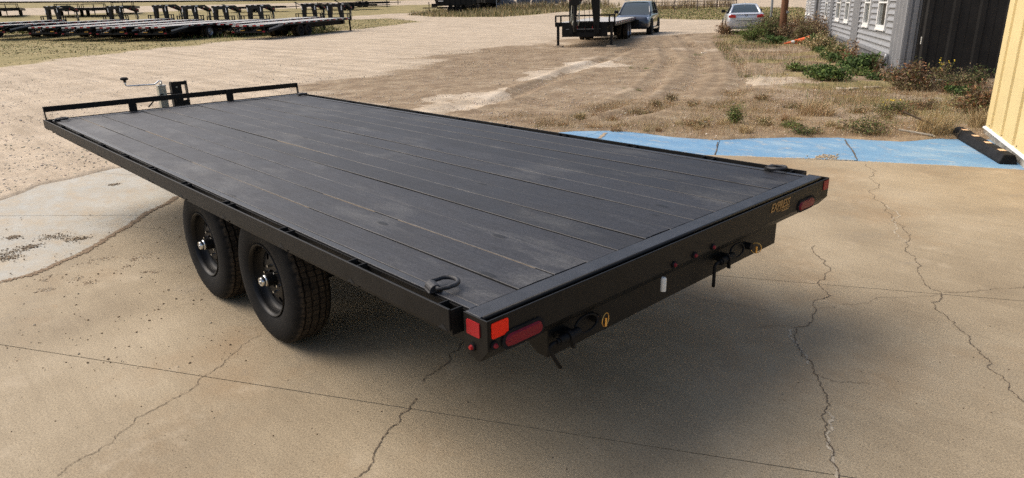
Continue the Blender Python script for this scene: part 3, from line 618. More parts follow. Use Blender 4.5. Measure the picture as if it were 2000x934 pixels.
# spring latch pins that hold the ramps
def latch(yc, zc, drop, rx):
    o = part('ramp_latch', T)
    b = B(); b.cyl((BX-.045, yc+.055, zc), (BX-.045, yc-.050, zc), .0175, n=16); b.cyl((BX-.045, yc+.012, zc), (BX-.045, yc-.004, zc), .023, n=16); b.cyl((BX-.045, yc+.068, zc), (BX-.045, yc+.050, zc), .013, n=12)
    b.box((BX-.045, yc+.03, zc-.012), (BX+.002, yc-.03, zc+.012)); b.box((BX-.055, yc-.012, zc-.052), (BX-.041, yc-.022, zc)); b.build('latch_barrel', MT['blackflat'], o, smooth=True, angle=40)
    pts = [(BX-.045, yc+.045, zc), (BX-.045, yc+.085, zc)] + [(BX-.045-.0*i, yc+.085+.018*math.sin(i*PI/8), zc-.018+.018*math.cos(i*PI/8)) for i in range(1, 5)]
    e = pts[-1]; pts += [(e[0]+drop[0]*t, e[1]+drop[1]*t, e[2]+drop[2]*t) for t in (.3, .6, 1)]
    B().tube(pts, .0075, 8).build('latch_handle', MT['blackflat'], o, smooth=True)
    ring = [(BX-.035+.006*math.sin(a), yc-.105+.058*math.cos(a)*1.05, zc+.008+.030*math.sin(a)) for a in [2*PI*i/28 for i in range(28)]]
    B().tube(ring, .0048, 6, closed=True).build('latch_ring', MT['blackflat'], o, smooth=True)
latch(.835, .606, (-.012, -.045, -.080), 1); latch(-.235, .606, (-.004, .006, -.088), -1)
def lynch(yc, zc, turn):
    o = part('lynch_pin', T); x = BX-.038
    B().tube([(x+math.sin(turn)*.024*math.cos(a), yc+.026*math.cos(turn)*math.cos(a), zc+.026*math.sin(a)) for a in [2*PI*i/24 for i in range(24)]], .0022, 6, closed=True).build('spring_ring', MT['brass'], o, smooth=True)
    B().cyl((x-.004, yc+.002, zc+.010), (x-.004, yc+.002, zc-.024), .005, n=8).build('pin', MT['brass'], o)
    B().cyl((x+.006, yc+.035, zc+.014), (BX+.001, yc+.035, zc+.014), .017, n=12).build('pin_boss', MT['blackflat'], o)
lynch(.625, .594, -.22); lynch(-.520, .580, 1.05)
# D-rings at the four deck corners
def dring(x, y, s, ang, sc=1.0):
    o = part('tie_down_ring', T, (x, y, H+.001), (0, 0, ang))
    b = B(); n = 9
    prof = [(-.030+0*i, 0) for i in range(0)] + [(.022*math.cos(PI*i/n), .004+.020*math.sin(PI*i/n)) for i in range(n+1)] + [(-.030, 0), (.030, 0)]
    b.prism([(p[0], p[1]) for p in ([(.026, 0)] + [(.022*math.cos(PI*i/n), .006+.021*math.sin(PI*i/n)) for i in range(n+1)] + [(-.026, 0)])], -.028, .028).build('ring_strap', MT['plank'], o, bevel=.002)
    pts = [(0, -.040, .014), (0, .040, .014)] + [(.045+.043*math.sin(PI*i/10), .043*math.cos(PI*i/10), .016+.006*math.sin(PI*i/10)) for i in range(11)]
    pts = [(0.004, -.040, .015), (0.004, .040, .015), (.040, .044, .018)] + [(.048+.040*math.sin(PI*i/10), .044*math.cos(PI*i/10), .020) for i in range(11)] + [(.040, -.044, .018)]
    B().tube(pts, .0085, 8, closed=True).build('ring', MT['plank'], o, smooth=True)
dring(.318, 1.192, 1, math.radians(-108), 1); dring(.318, -1.192, 1, math.radians(180)); dring(5.93, 1.185, 1, math.radians(-100)); dring(5.90, -1.19, 1, math.radians(180))
# front rail
b = B(); b.box((6.080, -1.245, .875+.0), (6.090, 1.245, .925)); fr = b.build('front_rail', MT['black'], T, bevel=.002)
for y in (.505, -.46): B().box((6.070, y-.036, H-.05), (6.0795, y+.036, .922)).build('post', MT['black'], fr)
for s in (1, -1):
    a, c = sorted((s*1.238, s*1.246)); B().prism([(6.050, H-.02), (6.088, H-.02), (6.105, .925), (6.066, .925)], a+s*.002, c+s*.002).build('end_post', MT['rail'], fr, bevel=.001)
B().box((6.0605, -1.22, H-.12), (6.068, 1.22, H+.006)).build('front_bulkhead', MT['black'], T)
# tongue, coupler channel, jack
b = B()
for s in (1, -1): b.tube([(5.6, s*.5, .56), (7.45, s*.09, .56)], .05, 4)
b.box((7.2, -.09, .51), (7.5, .09, .61)); b.box((6.2, -.3, .50), (6.3, .3, .56)); b.build('tongue', MT['blackflat'], T)
j = part('jack', T, (6.44, .105, 0))
B().box((-.038, -.038, .42), (.038, .038, .985)).build('jack_tube', MT['zinc'], j, bevel=.005)
b = B(); b.box((-.042, -.042, .985), (.042, .042, .995)); b.cyl((0,0,.995), (0,0,1.012), .016, n=12); b.build('jack_cap', MT['chrome'], j)
B().tube([(0,-.012,1.004), (0,-.008,1.036), (.0,.010,1.040), (0,.05,1.012), (.0,.066,1.008), (.06,.30,1.008), (.062,.312,1.014), (.063,.318,1.03), (.063,.318,1.05)], .0075, 8).build('crank_arm', MT['chrome'], j, smooth=True)
b = B(); b.lathe([(.001, 0), (.013, 0), (.013, .02), (.036, .028), (.038, .044), (.026, .052), (.001, .054)], 14, 'z', c=(.063, .318, 1.045)); b.build('crank_knob', MT['rubber'], j, smooth=True, angle=40)
B().box((-.03, -.03, .06), (.03, .03, .42)).build('inner_tube', MT['zinc'], j); B().box((-.09, -.09, .03), (.09, .09, .06)).build('foot_plate', MT['zinc'], j)
c = part('coupler_bracket', T, (6.62, -.14, 0))
b = B()
for y in (-.085, .075): 
    b.prism([(0, .45), (.07, .45), (.07, .98), (.05, 1.005), (0, 1.005)], y, y+.010)
b.box((-.008, -.018, .45), (.0, .085, 1.003)); b.box((-.008, -.075, .965), (.0, -.0185, 1.003)); b.box((-.008, -.075, .45), (.0, -.0185, .80)); b.build('channel', MT['rail'], c, bevel=.003)
for z in (.86, .945): B().cyl((-.0085, .035, z), (-.014, .035, z), .009, n=8).build('bolt', MT['zinc'], c)
B().tube([(6.30,.30,.80), (6.34,.22,.86), (6.40,.12,.905), (6.46,.0,.90), (6.52,-.05,.84), (6.5,-.06,.7)], .007, 6).build('wiring_cable', MT['rubber'], T, smooth=True)
b = B(); b.tube([(6.36,.42,.872), (6.36,.18,.876)], .008, 6); b.tube([(6.36,.42,.872), (6.50,.40,.872), (6.50,.20,.876)], .008, 6); b.build('safety_bar', MT['zinc'], T)
# wheels
def tyre_profile(R, wd):
    h = wd/2; rr = .193  # bead radius
    p = [(rr, -h+.032), (rr+.012, -h+.018), (rr+.04, -h+.004), (R-.085, -h), (R-.045, -h+.006), (R-.020, -h+.018), (R-.006, -h+.036)]
    tw = h-.040; edges = []
    gs = [-.058, -.021, .021, .058]
    top = lambda y: R - .006*(y/h)**2
    y = -tw; p.append((top(y), y))
    for g_ in gs: p += [(top(g_), g_-.0062), (top(g_)-.010, g_-.0048), (top(g_)-.010, g_+.0048), (top(g_), g_+.0062)]
    p.append((top(tw), tw))
    p += [(r, -y_) for r, y_ in reversed(p[:7])]
    return p
RT_, WD = .3608, .226
def build_tyre(parent):
    prof = tyre_profile(RT_, WD); n = 144; b = B(); b.lathe(prof, n, 'y'); m = len(prof); tw = WD/2-.04
    vs = [list(v) for v in b.v]
    for i in range(n):
        for k, (r, h) in enumerate(prof):
            if abs(h) < tw-.004 and 7 < k < m-8 :
                vs[i*m+k][1] += .0016*(1 if (i % 4) < 2 else -1)*(1 if abs(h) < .03 else 1)
            if k in (6, 7, m-8, m-7) and i % 4 == 0:
                f = (r-.008)/r; vs[i*m+k][0] *= f; vs[i*m+k][2] *= f
    b.v = [tuple(v) for v in vs]; return b.build('tyre', MT['tyre'], parent, smooth=True, angle=38)
def build_rim(parent, s):
    b = B(); P = [(.197, .090), (.203, .098), (.200, .103), (.192, .098), (.186, .080), (.184, .052), (.170, .040), (.160, .036)]
    b.lathe([(r, s*h) for r, h in P], 96, 'y'); nr, na = 22, 160; r0, r1 = .050, .160; idx = {}; vs = []; fs = []
    hgt = lambda r: .036 + .020*math.sin(min(1, (r1-r)/.075)*PI/2)
    for i in range(na):
        for k in range(nr+1):
            r = r1+(r0-r1)*k/nr; a = 2*PI*i/na; vs.append((r*math.cos(a), s*hgt(r), r*math.sin(a)))
    for i in range(na):
        for k in range(nr):
            r = r1+(r0-r1)*(k+.5)/nr; a = 2*PI*(i+.5)/na; q = (a/(2*PI/8)) % 1.0; da = (q-.5)*(2*PI/8)*.124
            if ((r-.124)/.0185)**2+(da/.0165)**2 < 1: continue
            j2 = (i+1) % na; fs.append((i*(nr+1)+k, i*(nr+1)+k+1, j2*(nr+1)+k+1, j2*(nr+1)+k))
    b.add(vs, fs); o = b.build('rim', MT['rimblack'], parent, smooth=True, angle=50)
    bb = B(); bb.cyl((0, s*.005, 0), (0, s*.012, 0), .186, n=48); bb.cyl((0, -s*.10, 0), (0, s*.005, 0), .15, n=24); bb.build('brake_drum', MT['dark'], parent)
    return o
for xh in (1.948, 2.820):
    for s in (1, -1):
        w = part('wheel', T, (xh, s*(1.117-WD/2), RT_-TILT*xh)); build_tyre(w); build_rim(w, s)
        b = B(); b.cyl((0, s*.02, 0), (0, s*.098, 0), .040, .034, 24); b.build('hub', MT['black'], w, smooth=True, angle=40)
        b = B(); b.lathe([(.031, s*.092), (.031, s*.104), (.027, s*.108), (.027, s*.122), (.023, s*.129), (.015, s*.129), (.013, s*.120)], 24, 'y'); b.build('hub_cap', MT['chrome'], w, smooth=True, angle=35); B().cyl((0, s*.110, 0), (0, s*.1205, 0), .0132, n=16).build('hub_plug', MT['rubber'], w)
        for i in range(6):
            a = 2*PI*(i+.3)/6; x, z = .072*math.cos(a), .072*math.sin(a)
            B().cyl((x, s*.050, z), (x, s*.074, z), .0105, .007, 6).build('lug_nut', MT['chrome'], w)
    B().cyl((xh, -1.0, RT_-TILT*xh-.05), (xh, 1.0, RT_-TILT*xh-.05), .038, n=12).build('axle', MT['blackflat'], T)
b = B()
for s in (1, -1): b.tube([(1.5, s*.44+.0, .43), (1.8, s*.44, .36), (2.1, s*.44, .36), (2.39, s*.44, .45), (2.7, s*.44, .36), (3.0, s*.44, .36), (3.3, s*.44, .43)], .025, 4)
b.build('leaf_spring', MT['blackflat'], T)
def text_mesh(name, txt, size, m, parent, mw, shear=0.0, sx=1.0, ext=.0008, bold=0.0):
    cu = bpy.data.curves.new(name, 'FONT'); cu.body = txt; cu.size = size; cu.shear = shear; cu.extrude = ext; cu.align_x = 'CENTER'; cu.align_y = 'CENTER'; cu.offset = bold; cu.resolution_u = 3
    o = bpy.data.objects.new(name, cu); COL.objects.link(o); bpy.context.view_layer.update()
    me = bpy.data.meshes.new_from_object(o.evaluated_get(bpy.context.evaluated_depsgraph_get())); bpy.data.objects.remove(o); bpy.data.curves.remove(cu)
    me.materials.clear(); me.materials.append(m); me.transform(Matrix.Diagonal((sx, 1, 1, 1))); me.transform(mw)
    o = bpy.data.objects.new(name, me); COL.objects.link(o); o.parent = parent; return o
REARM = Matrix(((0,0,-1,0),(-1,0,0,0),(0,1,0,0),(0,0,0,1)))
text_mesh('lettering', 'EXPRESS', .058, MT['gold'], T, Matrix.Translation((-.0016, -.672, .7665)) @ REARM, .32, .88, .0008, .0012)
b = B(); b.box((-.0022, -.775, .740), (-.0004, -.640, .7435)); b.box((-.0022, -.765, .731), (-.0004, -.690, .736)); b.build('lettering_underline', MT['gold'], T)
# ------------------------------------------------------------------ grey modular building on the right
FD = Vector((.470553, -.882372, 0)); FN = Vector((.882372, .470553, 0)); C0 = Vector((3.956, -14.498, 0))
BM = Matrix(((FD.x, FN.x, 0, C0.x), (FD.y, FN.y, 0, C0.y), (0, 0, 1, 0), (0, 0, 0, 1)))  # local x along the facade, y out of it, z up
bld = thing('modular_building', 'long grey siding building with white sash windows and ribbed metal skirting', 'building')
bld.matrix_world = BM
BH = 3.1; BL = 31.0
def gz(s, y=0):
    p = BM @ Vector((s, y, 0)); return tz(p.x, p.y)
B().box((.30, -8.0, -.3), (BL, -.06, BH)).build('wall', MT['skirt'], bld)
B().prism([(0, .0), (-.03, -.012), (-.03, -.085), (.0, -.10), (.0, -.125), (-.03, -.14), (-.03, -.215), (.0, -.23), (.0, -.28), (.06, -.28), (.06, .0)], -.1, BH, 'z').build('corner_trim', MT['trimgrey'], bld)
B().box((-.05, -8.2, BH), (BL+.2, .35, BH+.12)).build('roof', MT['trimgrey'], bld)
# windows: pairs, foreshortened in the photograph
WINS = [(2.30, 3.62), (4.98, 6.05), (9.50, 10.66), (12.1, 13.5), (17.0, 18.0), (26.6, 27.5), (28.9, 29.7)]
ZS = 1.0; ZH = 2.35
SEG = [(1.16, 7.06), (8.33, 14.75), (15.75, 20.6), (23.6, 30.6)]   # siding fields between vertical trims
lap = .150
for (s0, s1) in SEG:
    wi = [w for w in WINS if s0 < w[0] and w[1] < s1]; zbase = .46
    k = int((BH-zbase)/lap)+1
    for i in range(k):
        za = zbase+i*lap; zb = min(za+lap+.012, BH-.002)
        cutw = [(w[0]-.02, w[1]+.02) for w in wi] if (zb > ZS-.02+.06 and za < ZH-.05) else []
        runs = []; a = s0
        for c0, c1 in cutw: runs.append((a, c0)); a = c1
        runs.append((a, s1))
        for (ra, rb) in runs: B().prism([(-.055, za), (-.002, za), (.004, za+.010), (.002, za+.022), (-.030, za+lap*.62), (-.036, zb), (-.055, zb)], ra, rb, 'x').build('siding_board', MT['siding'], bld)
    B().box((s0-.02, -.055, zbase-.075), (s1+.02, .034, zbase-.003)).build('skirt_flashing', MT['trimgrey'], bld, bevel=.004)
for (s0, s1) in WINS:
    w = part('window', bld); b = B(); f = .085
    for (a, c, d, e) in ((s0, s0+f, ZS, ZH), (s1-f, s1, ZS, ZH), (s0+f, s1-f, ZS, ZS+f), (s0+f, s1-f, ZH-f, ZH), (s0+f, s1-f, ZS+.62, ZS+.66)): b.box((a, -.045, d+.0005), (c, .030, e-.0005))
    b.build('frame', MT['winframe'], w, bevel=.004)
    B().box((s0-.02, -.04, ZS-.045), (s1+.02, .045, ZS)).build('sill', MT['winframe'], w, bevel=.004)
    B().box((s0+f-.01, -.034, ZS+f-.01), (s1-f+.01, -.026, ZS+.625)).build('pane', MT['pane'], w)
    B().box((s0+f-.01, -.028, ZS+.655), (s1-f+.01, -.020, ZH-f+.01)).build('pane', MT['pane'], w)
# corner trim and pilasters: folded ribbed steel down to the ground
def ribbed(name, x0, x1, z0, z1, m, pitch=.2, dep_=.025, y0=-.06, y1=-.01):
    n = max(1, round((x1-x0)/pitch)); p = (x1-x0)/n; prof = [(x0, y0)]
    for i in range(n):
        a = x0+i*p; prof += [(a+.001, y1-dep_), (a+p*.38, y1-dep_), (a+p*.5, y1), (a+p*.86, y1), (a+p*.98, y1-dep_)]
    prof += [(x1, y0)]
    return B().prism(prof, z0, z1, 'z').build(name, m, bld)
ribbed('corner_trim', -.02, 1.14, -.1, BH, MT['trimgrey'], .38, .045, -.06, .05)
ribbed('pilaster_trim', 7.08, 8.31, gz(7.5)-.1, BH, MT['trimgrey'], .41, .045, -.06, .05)
ribbed('pilaster_trim', 14.77, 15.73, gz(15)-.1, BH, MT['trimgrey'], .41, .045, -.06, .05)
ribbed('pilaster_trim', 20.62, 21.2, gz(20)-.1, BH, MT['trimgrey'], .3, .045, -.06, .05)
ribbed('pilaster_trim', 23.1, 23.58, gz(23)-.1, BH, MT['trimgrey'], .24, .045, -.06, .05)
for (s0, s1) in SEG: ribbed('skirt_panel', s0, s1, gz(s0)-.1, .384, MT['skirt'], .235, .04, -.06, -.01)
B().box((21.22, -.058, .45), (23.08, -.03, 2.5)).build('door', MT['dark'], bld)
B().tube([(1.06, .10, .50), (1.06, .10, .38), (1.12, .13, .30), (1.12, .13, .16)], .035, 8).build('drain_spout', MT['postgrey'], bld, smooth=True)
B().box((.98, .052, .30), (1.12, .10, .47)).build('utility_box', MT['postgrey'], bld, bevel=.005)
# black ribbed wall set back beside it
B0 = Vector((3.582, -14.21, 0)); BD = Vector((-.882372, -.470553, 0)); KM = Matrix(((BD.x, -FD.x, 0, B0.x), (BD.y, -FD.y, 0, B0.y), (0, 0, 1, 0), (0, 0, 0, 1)))
blk = thing('storage_shed', 'black ribbed steel shed wall between the grey building and the yellow wall', 'shed'); blk.matrix_world = KM
x0 = .47-.49*1
for k in range(9):
    xa = .47+(k-1)*.49; a = max(xa+.003, .10); b2 = xa+.487; m = xa+.245
    prof = [(a, -.70), (a, -.30), (max(m-.085, a+.001), -.30), (max(m-.045, a+.002), -.262), (max(m+.045, a+.003), -.262), (max(m+.085, a+.004), -.30), (b2, -.30), (b2, -.70)]
    B().prism(prof, -.1, 3.0, 'z').build('wall_panel', MT['blackmetal'], blk)
b = B(); b.box((.02, -.69, -.1), (.12, -.62, 3.0)); b.build('recess_back', MT['dark'], blk)
B().box((.092, -.619, -.1), (.0985, -.31, 3.0)).build('door_jamb', MT['blackmetal'], blk)
B().tube([(.13, -.265, .92), (.13, -.235, .92), (.13, -.235, .78), (.13, -.265, .78)], .009, 6).build('door_handle', MT['white'], blk)
B().box((-.1, -2.6, 3.0), (4.5, -.2, 3.1)).build('roof_edge', MT['blackmetal'], blk)
pk = B().box((-.42, -.07, 0), (.42, .07, .045)).build('timber_board', MT['greywood']); p_ = at(1862, 164); pk.location = p_+Vector((0,0,.03)); pk.rotation_euler = (0, .02, math.atan2(BD.y, BD.x)+.06); tag(pk, 'pale weathered board lying in weeds at the foot of the black wall', 'board')
# cream yellow corrugated wall at the right edge
Y0 = Vector((.776, -8.151, 0)); YD = Vector((-.392177, .919890, 0)); YN = Vector((.91989, .392177, 0))
YM = Matrix(((YD.x, YN.x, 0, Y0.x), (YD.y, YN.y, 0, Y0.y), (0, 0, 1, 0), (0, 0, 0, 1)))
yw = thing('yellow_wall', 'cream yellow ribbed steel building wall at the right edge above a white sill', 'building'); yw.matrix_world = YM
e0 = -.03
for k in range(7):
    xs = .22+k*.58; a = e0 if k == 0 else .22+(k-1)*.58+.1205; prof = [(a, -.04), (a, 0), (xs, 0), (xs+.012, -.040), (xs+.080, -.040), (xs+.120, 0), (xs+.120, -.04)]
    B().prism(prof, .105, 3.6, 'z').build('wall_panel', MT['yellow'], yw)
B().box((-.03, -3.0, .0), (4.2, -.045, 3.6)).build('wall_core', MT['yellow'], yw)
B().box((-.033, -3.0, .10), (-.031, -.0, 3.6)).build('corner_flashing', MT['yellow'], yw)
B().prism([(-.05, .085), (.028, .075), (.034, .088), (-.002, .104), (-.05, .104)], -.04, 4.2, 'x').build('base_flashing', MT['winframe'], yw)
B().box((-.04, -3.0, -.1), (4.2, .012, .0845)).build('footing', MT['footing'], yw, bevel=.008)
for s_ in (.18, .9, 1.6): B().cyl((s_, .0, .135), (s_, .008, .135), .007, n=8).build('screw', MT['dark'], yw)
# rubber parking stop
ps = thing('parking_stop', 'black rubber parking stop with peach reflective squares beside the yellow wall', 'parking stop', (.13, -6.32, -.006), math.atan2(-.87, .49))
SLn = 1.86
B().prism([(-.085, 0), (-.085, .03), (-.055, .105), (.055, .105), (.085, .03), (.085, 0)], 0, SLn, 'x').build('stop_body', MT['rubber'], ps, bevel=.012, seg=3)
for x in (.22, .67, 1.12, 1.55): B().box((x, -.040, .104), (x+.10, .022, .1075)).build('reflector', MT['peach'], ps)
B().tube([(1.50, -.09, .012), (1.51, -.062, .106), (1.52, .055, .112), (1.53, .09, .03)], .006, 5).build('strap', MT['stick'], ps)
# traffic cone on its side
cpos = at(1556, 87); sc = F_PX/dep(cpos)
cone = thing('traffic_cone', 'orange traffic cone with a white band lying on its side in the weeds', 'cone', cpos+Vector((0,0,.02)), 0)
rt3 = Vector((RT[0], RT[1], 0)).normalized(); fw3 = Vector((FW[0], FW[1], 0)).normalized()
cl = 50/sc; a0 = -rt3*cl*.5+Vector((0,0,.02)); a1 = rt3*cl*.5+fw3*.06+Vector((0,0,.15)); ax = (a1-a0)
r_ = lambda t: .022+.130*t
for (t0, t1, m) in ((0, .27, 'orange'), (.27, .40, 'conewhite'), (.40, 1, 'orange')):
    B().cyl(a0+ax*t0, a0+ax*t1, r_(t0), r_(t1), 20).build('cone_body' if m == 'orange' else 'cone_band', MT[m], cone, smooth=True, angle=50)
q = ax.to_track_quat('Z', 'Y').to_matrix().to_4x4(); q.translation = a1
B().box((-.18, -.18, 0), (.18, .18, .03), mat=q).build('cone_base', MT['rubber'], cone, bevel=.006)
bd_ = B().box((-.55, -.06, 0), (.55, .06, .05)).build('timber_board', MT['greywood']); bd_.location = at(1538, 76)+Vector((0,0,.02)); bd_.rotation_euler = (0,0,math.atan2(RT[1], RT[0])); tag(bd_, 'grey weathered board lying behind the orange cone', 'board')
# utility pole and posts
def pole(name, px, py, r, h, m, label, lean=(0,0)):
    p = at(px, py); o = thing(name, label, 'pole', p); b = B(); n = 9; pts = [(lean[0]*i/n+.01*math.sin(i*2.), lean[1]*i/n, -.3+(h+.3)*i/n) for i in range(n+1)]
    b.tube(pts, [r*(1-.18*i/n) for i in range(n+1)], 14); b.build('pole_shaft', m, o, smooth=True, angle=50)
    for k, z in enumerate((1.1, 1.9)): B().box((-r*1.02, -.09, z), (-r*.85, .09, z+.10)).build('pole_tag', MT['postgrey'], o)
    return o
pole('utility_pole', 1527, 79, .15, 8.5, MT['polewood'], 'thick red brown wooden pole standing in weeds behind the cone', (.12, .0))
pp = atd(1508, 52); o = thing('fence_post', 'thin grey post standing beyond the silver car', 'post', pp); b = B(); b.cyl((0,0,-.2), (0,0,2.6), .10, .09, 10); b.build('post_shaft', MT['postgrey'], o, smooth=True, angle=40)
# ------------------------------------------------------------------ gooseneck flatbeds
def wheel_generic(parent, c, s, R=.39, wd=.24, rimm='blackflat', dual=True):
    """dual wheel on one end of an axle; s = +1/-1 outward side"""
    w = part('wheel', parent, c); t = B(); bead = R*.56
    def ring(y):
        h = wd/2; P = [(bead, y-h+.03), (R-.10, y-h), (R-.03, y-h+.015), (R, y-h+.05), (R, y+h-.05), (R-.03, y+h-.015), (R-.10, y+h), (bead, y+h-.03)]; t.lathe(P, 36, 'y')
    ring(0)
    if dual: ring(-s*.30)
    t.build('tyre', MT['tyre'], w, smooth=True, angle=35)
    b = B(); h = wd/2; b.lathe([(bead+.012, s*(h-.02)), (bead, s*(h-.012)), (bead-.02, s*(h-.05)), (bead*.75, s*(h-.11)), (bead*.5, s*(h-.12)), (bead*.42, s*(h-.05)), (.05, s*(h-.03)), (.001, s*(h-.03))], 28, 'y'); b.build('rim', MT[rimm], w, smooth=True, angle=40)
    return w
def tape_strip(root, x0, x1, y, z, s, seg=.30, h=.05, gap=0.0, nm='tape'):
    x = x0; i = 0
    while x < x1-.05:
        e = min(x+seg, x1); a, c = sorted((y, y+s*.004)); B().box((x, a, z-h/2), (e, c, z+h/2)).build('red_tape' if i % 2 == 0 else 'white_tape', MT['tapered'] if i % 2 == 0 else MT['tapewhite'], root); x = e+gap; i += 1
def gooseneck(label, group, rim='blackflat', Lm=7.6, detail=False, dz=0.0, nose=0.0, NK=.72):
    """x forward to the neck; origin under the wheel pair; dovetail with flip ramps at the rear"""
    root = thing('gooseneck_trailer', label, 'trailer', (0,0,0), 0, group); DH = .93+dz; xr = -2.6; xf = 6.0; hw = 1.26
    # deck boards
    nb = 11; w_ = 2*(hw-.05)/nb
    for k in range(nb):
        ya = -hw+.05+k*w_; B().box((xr, ya+.004, DH-.045), (xf, ya+w_-.004, DH+random.uniform(-.002, .002))).build('plank', MT['deckwood'], root)
    b = B()
    for s in (1, -1):
        y1, y2 = sorted((s*(hw-.05), s*hw)); b.box((xr, y1, DH-.16), (xf, y2, DH-.006))
    b.box((xf, -hw, DH-.16), (xf+.05, hw, DH+.006)); b.build('side_rail', MT['black'], root)
    b = B()
    for y in (.48, -.48):
        b.box((-2.6, y-.06, .46+dz), (xf+.3, y+.06, .48+dz)); b.box((-2.6, y-.008, .48+dz), (xf+.3, y+.008, DH-.1)); b.box((-2.6, y-.06, DH-.12), (xf+.3, y+.06, DH-.10))
    b.build('main_beam', MT['blackflat'], root)
    for i in range(12):
        x = -2.4+i*.72; B().box((x, -hw+.06, DH-.12), (x+.05, hw-.06, DH-.05)).build('cross_member', MT['blackflat'], root)
    # dovetail
    b = B(); 
    for s in (1, -1):
        y1, y2 = sorted((s*(hw-.05), s*hw)); b.prism([(xr, DH), (xr, DH-.22), (xr-1.5, .42), (xr-1.5, .56)], y1, y2)
    b.prism([(xr-.0, DH-.01), (xr, DH-.07), (xr-1.5, .48), (xr-1.5, .54)], -hw+.052, hw-.052); b.build('dovetail', MT['blackflat'], root)
    # flip ramps folded level over the dovetail: two, with board tops and an angle frame
    for s in (1, -1):
        r = part('flip_ramp', root, (0, s*.62, 0)); b = B(); b.box((xr-1.75, -.56, DH-.14), (xr-.02, -.50, DH-.03)); b.box((xr-1.75, .50, DH-.14), (xr-.02, .56, DH-.03)); b.box((xr-1.80, -.56, DH-.16), (xr-1.751, .56, DH-.02)); b.build('ramp_frame', MT['black'], r)
        for k in range(4): B().box((xr-1.74+k*.43, -.498, DH-.05), (xr-1.74+k*.43+.42, .498, DH-.01)).build('ramp_board', MT['deckwood'], r)
        b = B()
        for k in range(5): b.box((xr-1.74, -.5+k*.22, .50), (xr-1.69, -.47+k*.22, DH-.16))
        b.box((xr-1.74, -.56, .50), (xr-1.69, .56, .54)); b.build('ramp_grate', MT['blackflat'], r)
        for k in range(4):
            yy = -.54+k*.27; B().box((xr-1.804, yy, DH-.095), (xr-1.8005, yy+.26, DH-.035)).build('tape', MT['tapered'] if k % 2 == 0 else MT['tapewhite'], r)
    for y in (.3, -.9): B().box((xr-1.757, y, .57), (xr-1.752, y+.32, .60)).build('decal_strip', MT['brass'], root)
    for s in (1, -1): B().box((xr-1.83, s*1.12-.09, .47), (xr-1.80, s*1.12+.09, .54)).build('tail_light', MT['lens'], root)
    b = B(); b.box((xr-1.80, -hw, .44), (xr-1.75, hw, .50)); b.build('rear_bumper', MT['blackflat'], root)
    for s in (1, -1):
        y = s*hw; n = 0; x = xr+.05
        while x < xf-.3:
            a, c = sorted((y+s*.0005, y+s*.004)); B().box((x, a, DH-.075), (x+.26, c, DH-.03)).build('tape', MT['tapered'] if n % 2 == 0 else MT['tapewhite'], root); x += .26 if n % 2 == 0 else .62; n += 1
        B().prism([(xr+.15, DH-.02), (xr+.02, DH-.14), (xr-1.45, .60), (xr-1.47, .68)], *sorted((s*(hw+.005), s*(hw+.02)))).build('ramp_arm', MT['trimgrey'], root)
    for x in (.47, -.47):
        for s in (1, -1): wheel_generic(root, (x, s*1.08, .39), s, rimm=rim)
        B().cyl((x, -1.0, .39), (x, 1.0, .39), .06, n=10).build('axle', MT['blackflat'], root)
    # neck: two uprights, top beams running forward and bending down to the coupler
    for s in (1, -1):
        y1, y2 = sorted((s*.50, s*.62)); x = xf+.1
        B().prism([(s*.44, DH-.45), (s*.625, DH-.45), (s*.625, DH+NK*1.22), (s*.24, DH+NK*1.22)], x-.08, x+.16, 'x').build('neck_upright', MT['black'], root, bevel=.008)
        b = B()
        b.prism([(x-.16, DH+NK*1.222), (x-.16, DH+NK*1.43), (x+1.35, DH+NK*1.43), (x+2.25, DH+NK*1.00), (x+2.25, DH+NK*.70), (x+1.25, DH+NK*1.222)], y1+.003, y2-.003)
        vs = [list(v) for v in b.v]
        for v in vs:
            t = max(0, min(1, (v[0]-x-.3)/1.95)); v[1] = v[1]*(1-.72*t)
        b.v = [tuple(v) for v in vs]; b.build('neck_arm', MT['black'], root)
        yy = s*.624; B().box((x-.05, *sorted((yy, yy-s*.012))[:1], DH+NK*1.29), (x+.25, max(yy, yy-s*.012), DH+NK*1.40)).build('neck_decal', MT['tapewhite'], root)
        b = B()
        for k in range(5): b.box((x+.42+k*.13, min(yy-s*.11, yy-s*.10)-.0, DH+NK*1.29), (x+.52+k*.13, max(yy-s*.11, yy-s*.10)+.004, DH+NK*1.38))
        for z_, w2 in ((1.10, .34), (.2, .26)):
            pass
        B().prism([(x+1.75, DH+NK*1.05), (x+1.75, DH+NK*1.13), (x+2.1, DH+NK*.96), (x+2.1, DH+NK*.88)], s*.215, s*.245).build('tape', MT['tapered'], root)
        # white strips on the rear edges of the uprights and the top beam
        B().box((x-.088, min(s*.56, s*.62), DH+NK*.75), (x-.081, max(s*.56, s*.62), DH+NK*1.20)).build('tape', MT['tapewhite'], root)
        B().box((x-.164, s*.24-.11, DH+NK*1.37), (x-.1605, s*.24+.11, DH+NK*1.425)).build('tape', MT['tapewhite'], root)
    x = xf+.1
    B().box((x-.158, -.49, DH+NK*1.05), (x-.10, .49, DH+NK*1.42)).build('neck_cross_beam', MT['black'], root); B().box((x+.0, -.42, DH-.4), (x+.04, .42, DH+NK*.05)).build('lower_cross_beam', MT['black'], root)
    b = B(); b.cyl((x+2.20, 0, DH-.10), (x+2.20, 0, DH+NK*1.06), .07, n=12); b.cyl((x+2.20, 0, DH-.30), (x+2.20, 0, DH-.10), .055, .09, n=12); b.box((x+2.1, -.17, DH+NK*.70), (x+2.3, .17, DH+NK*1.03)); b.build('coupler', MT['black'], root)
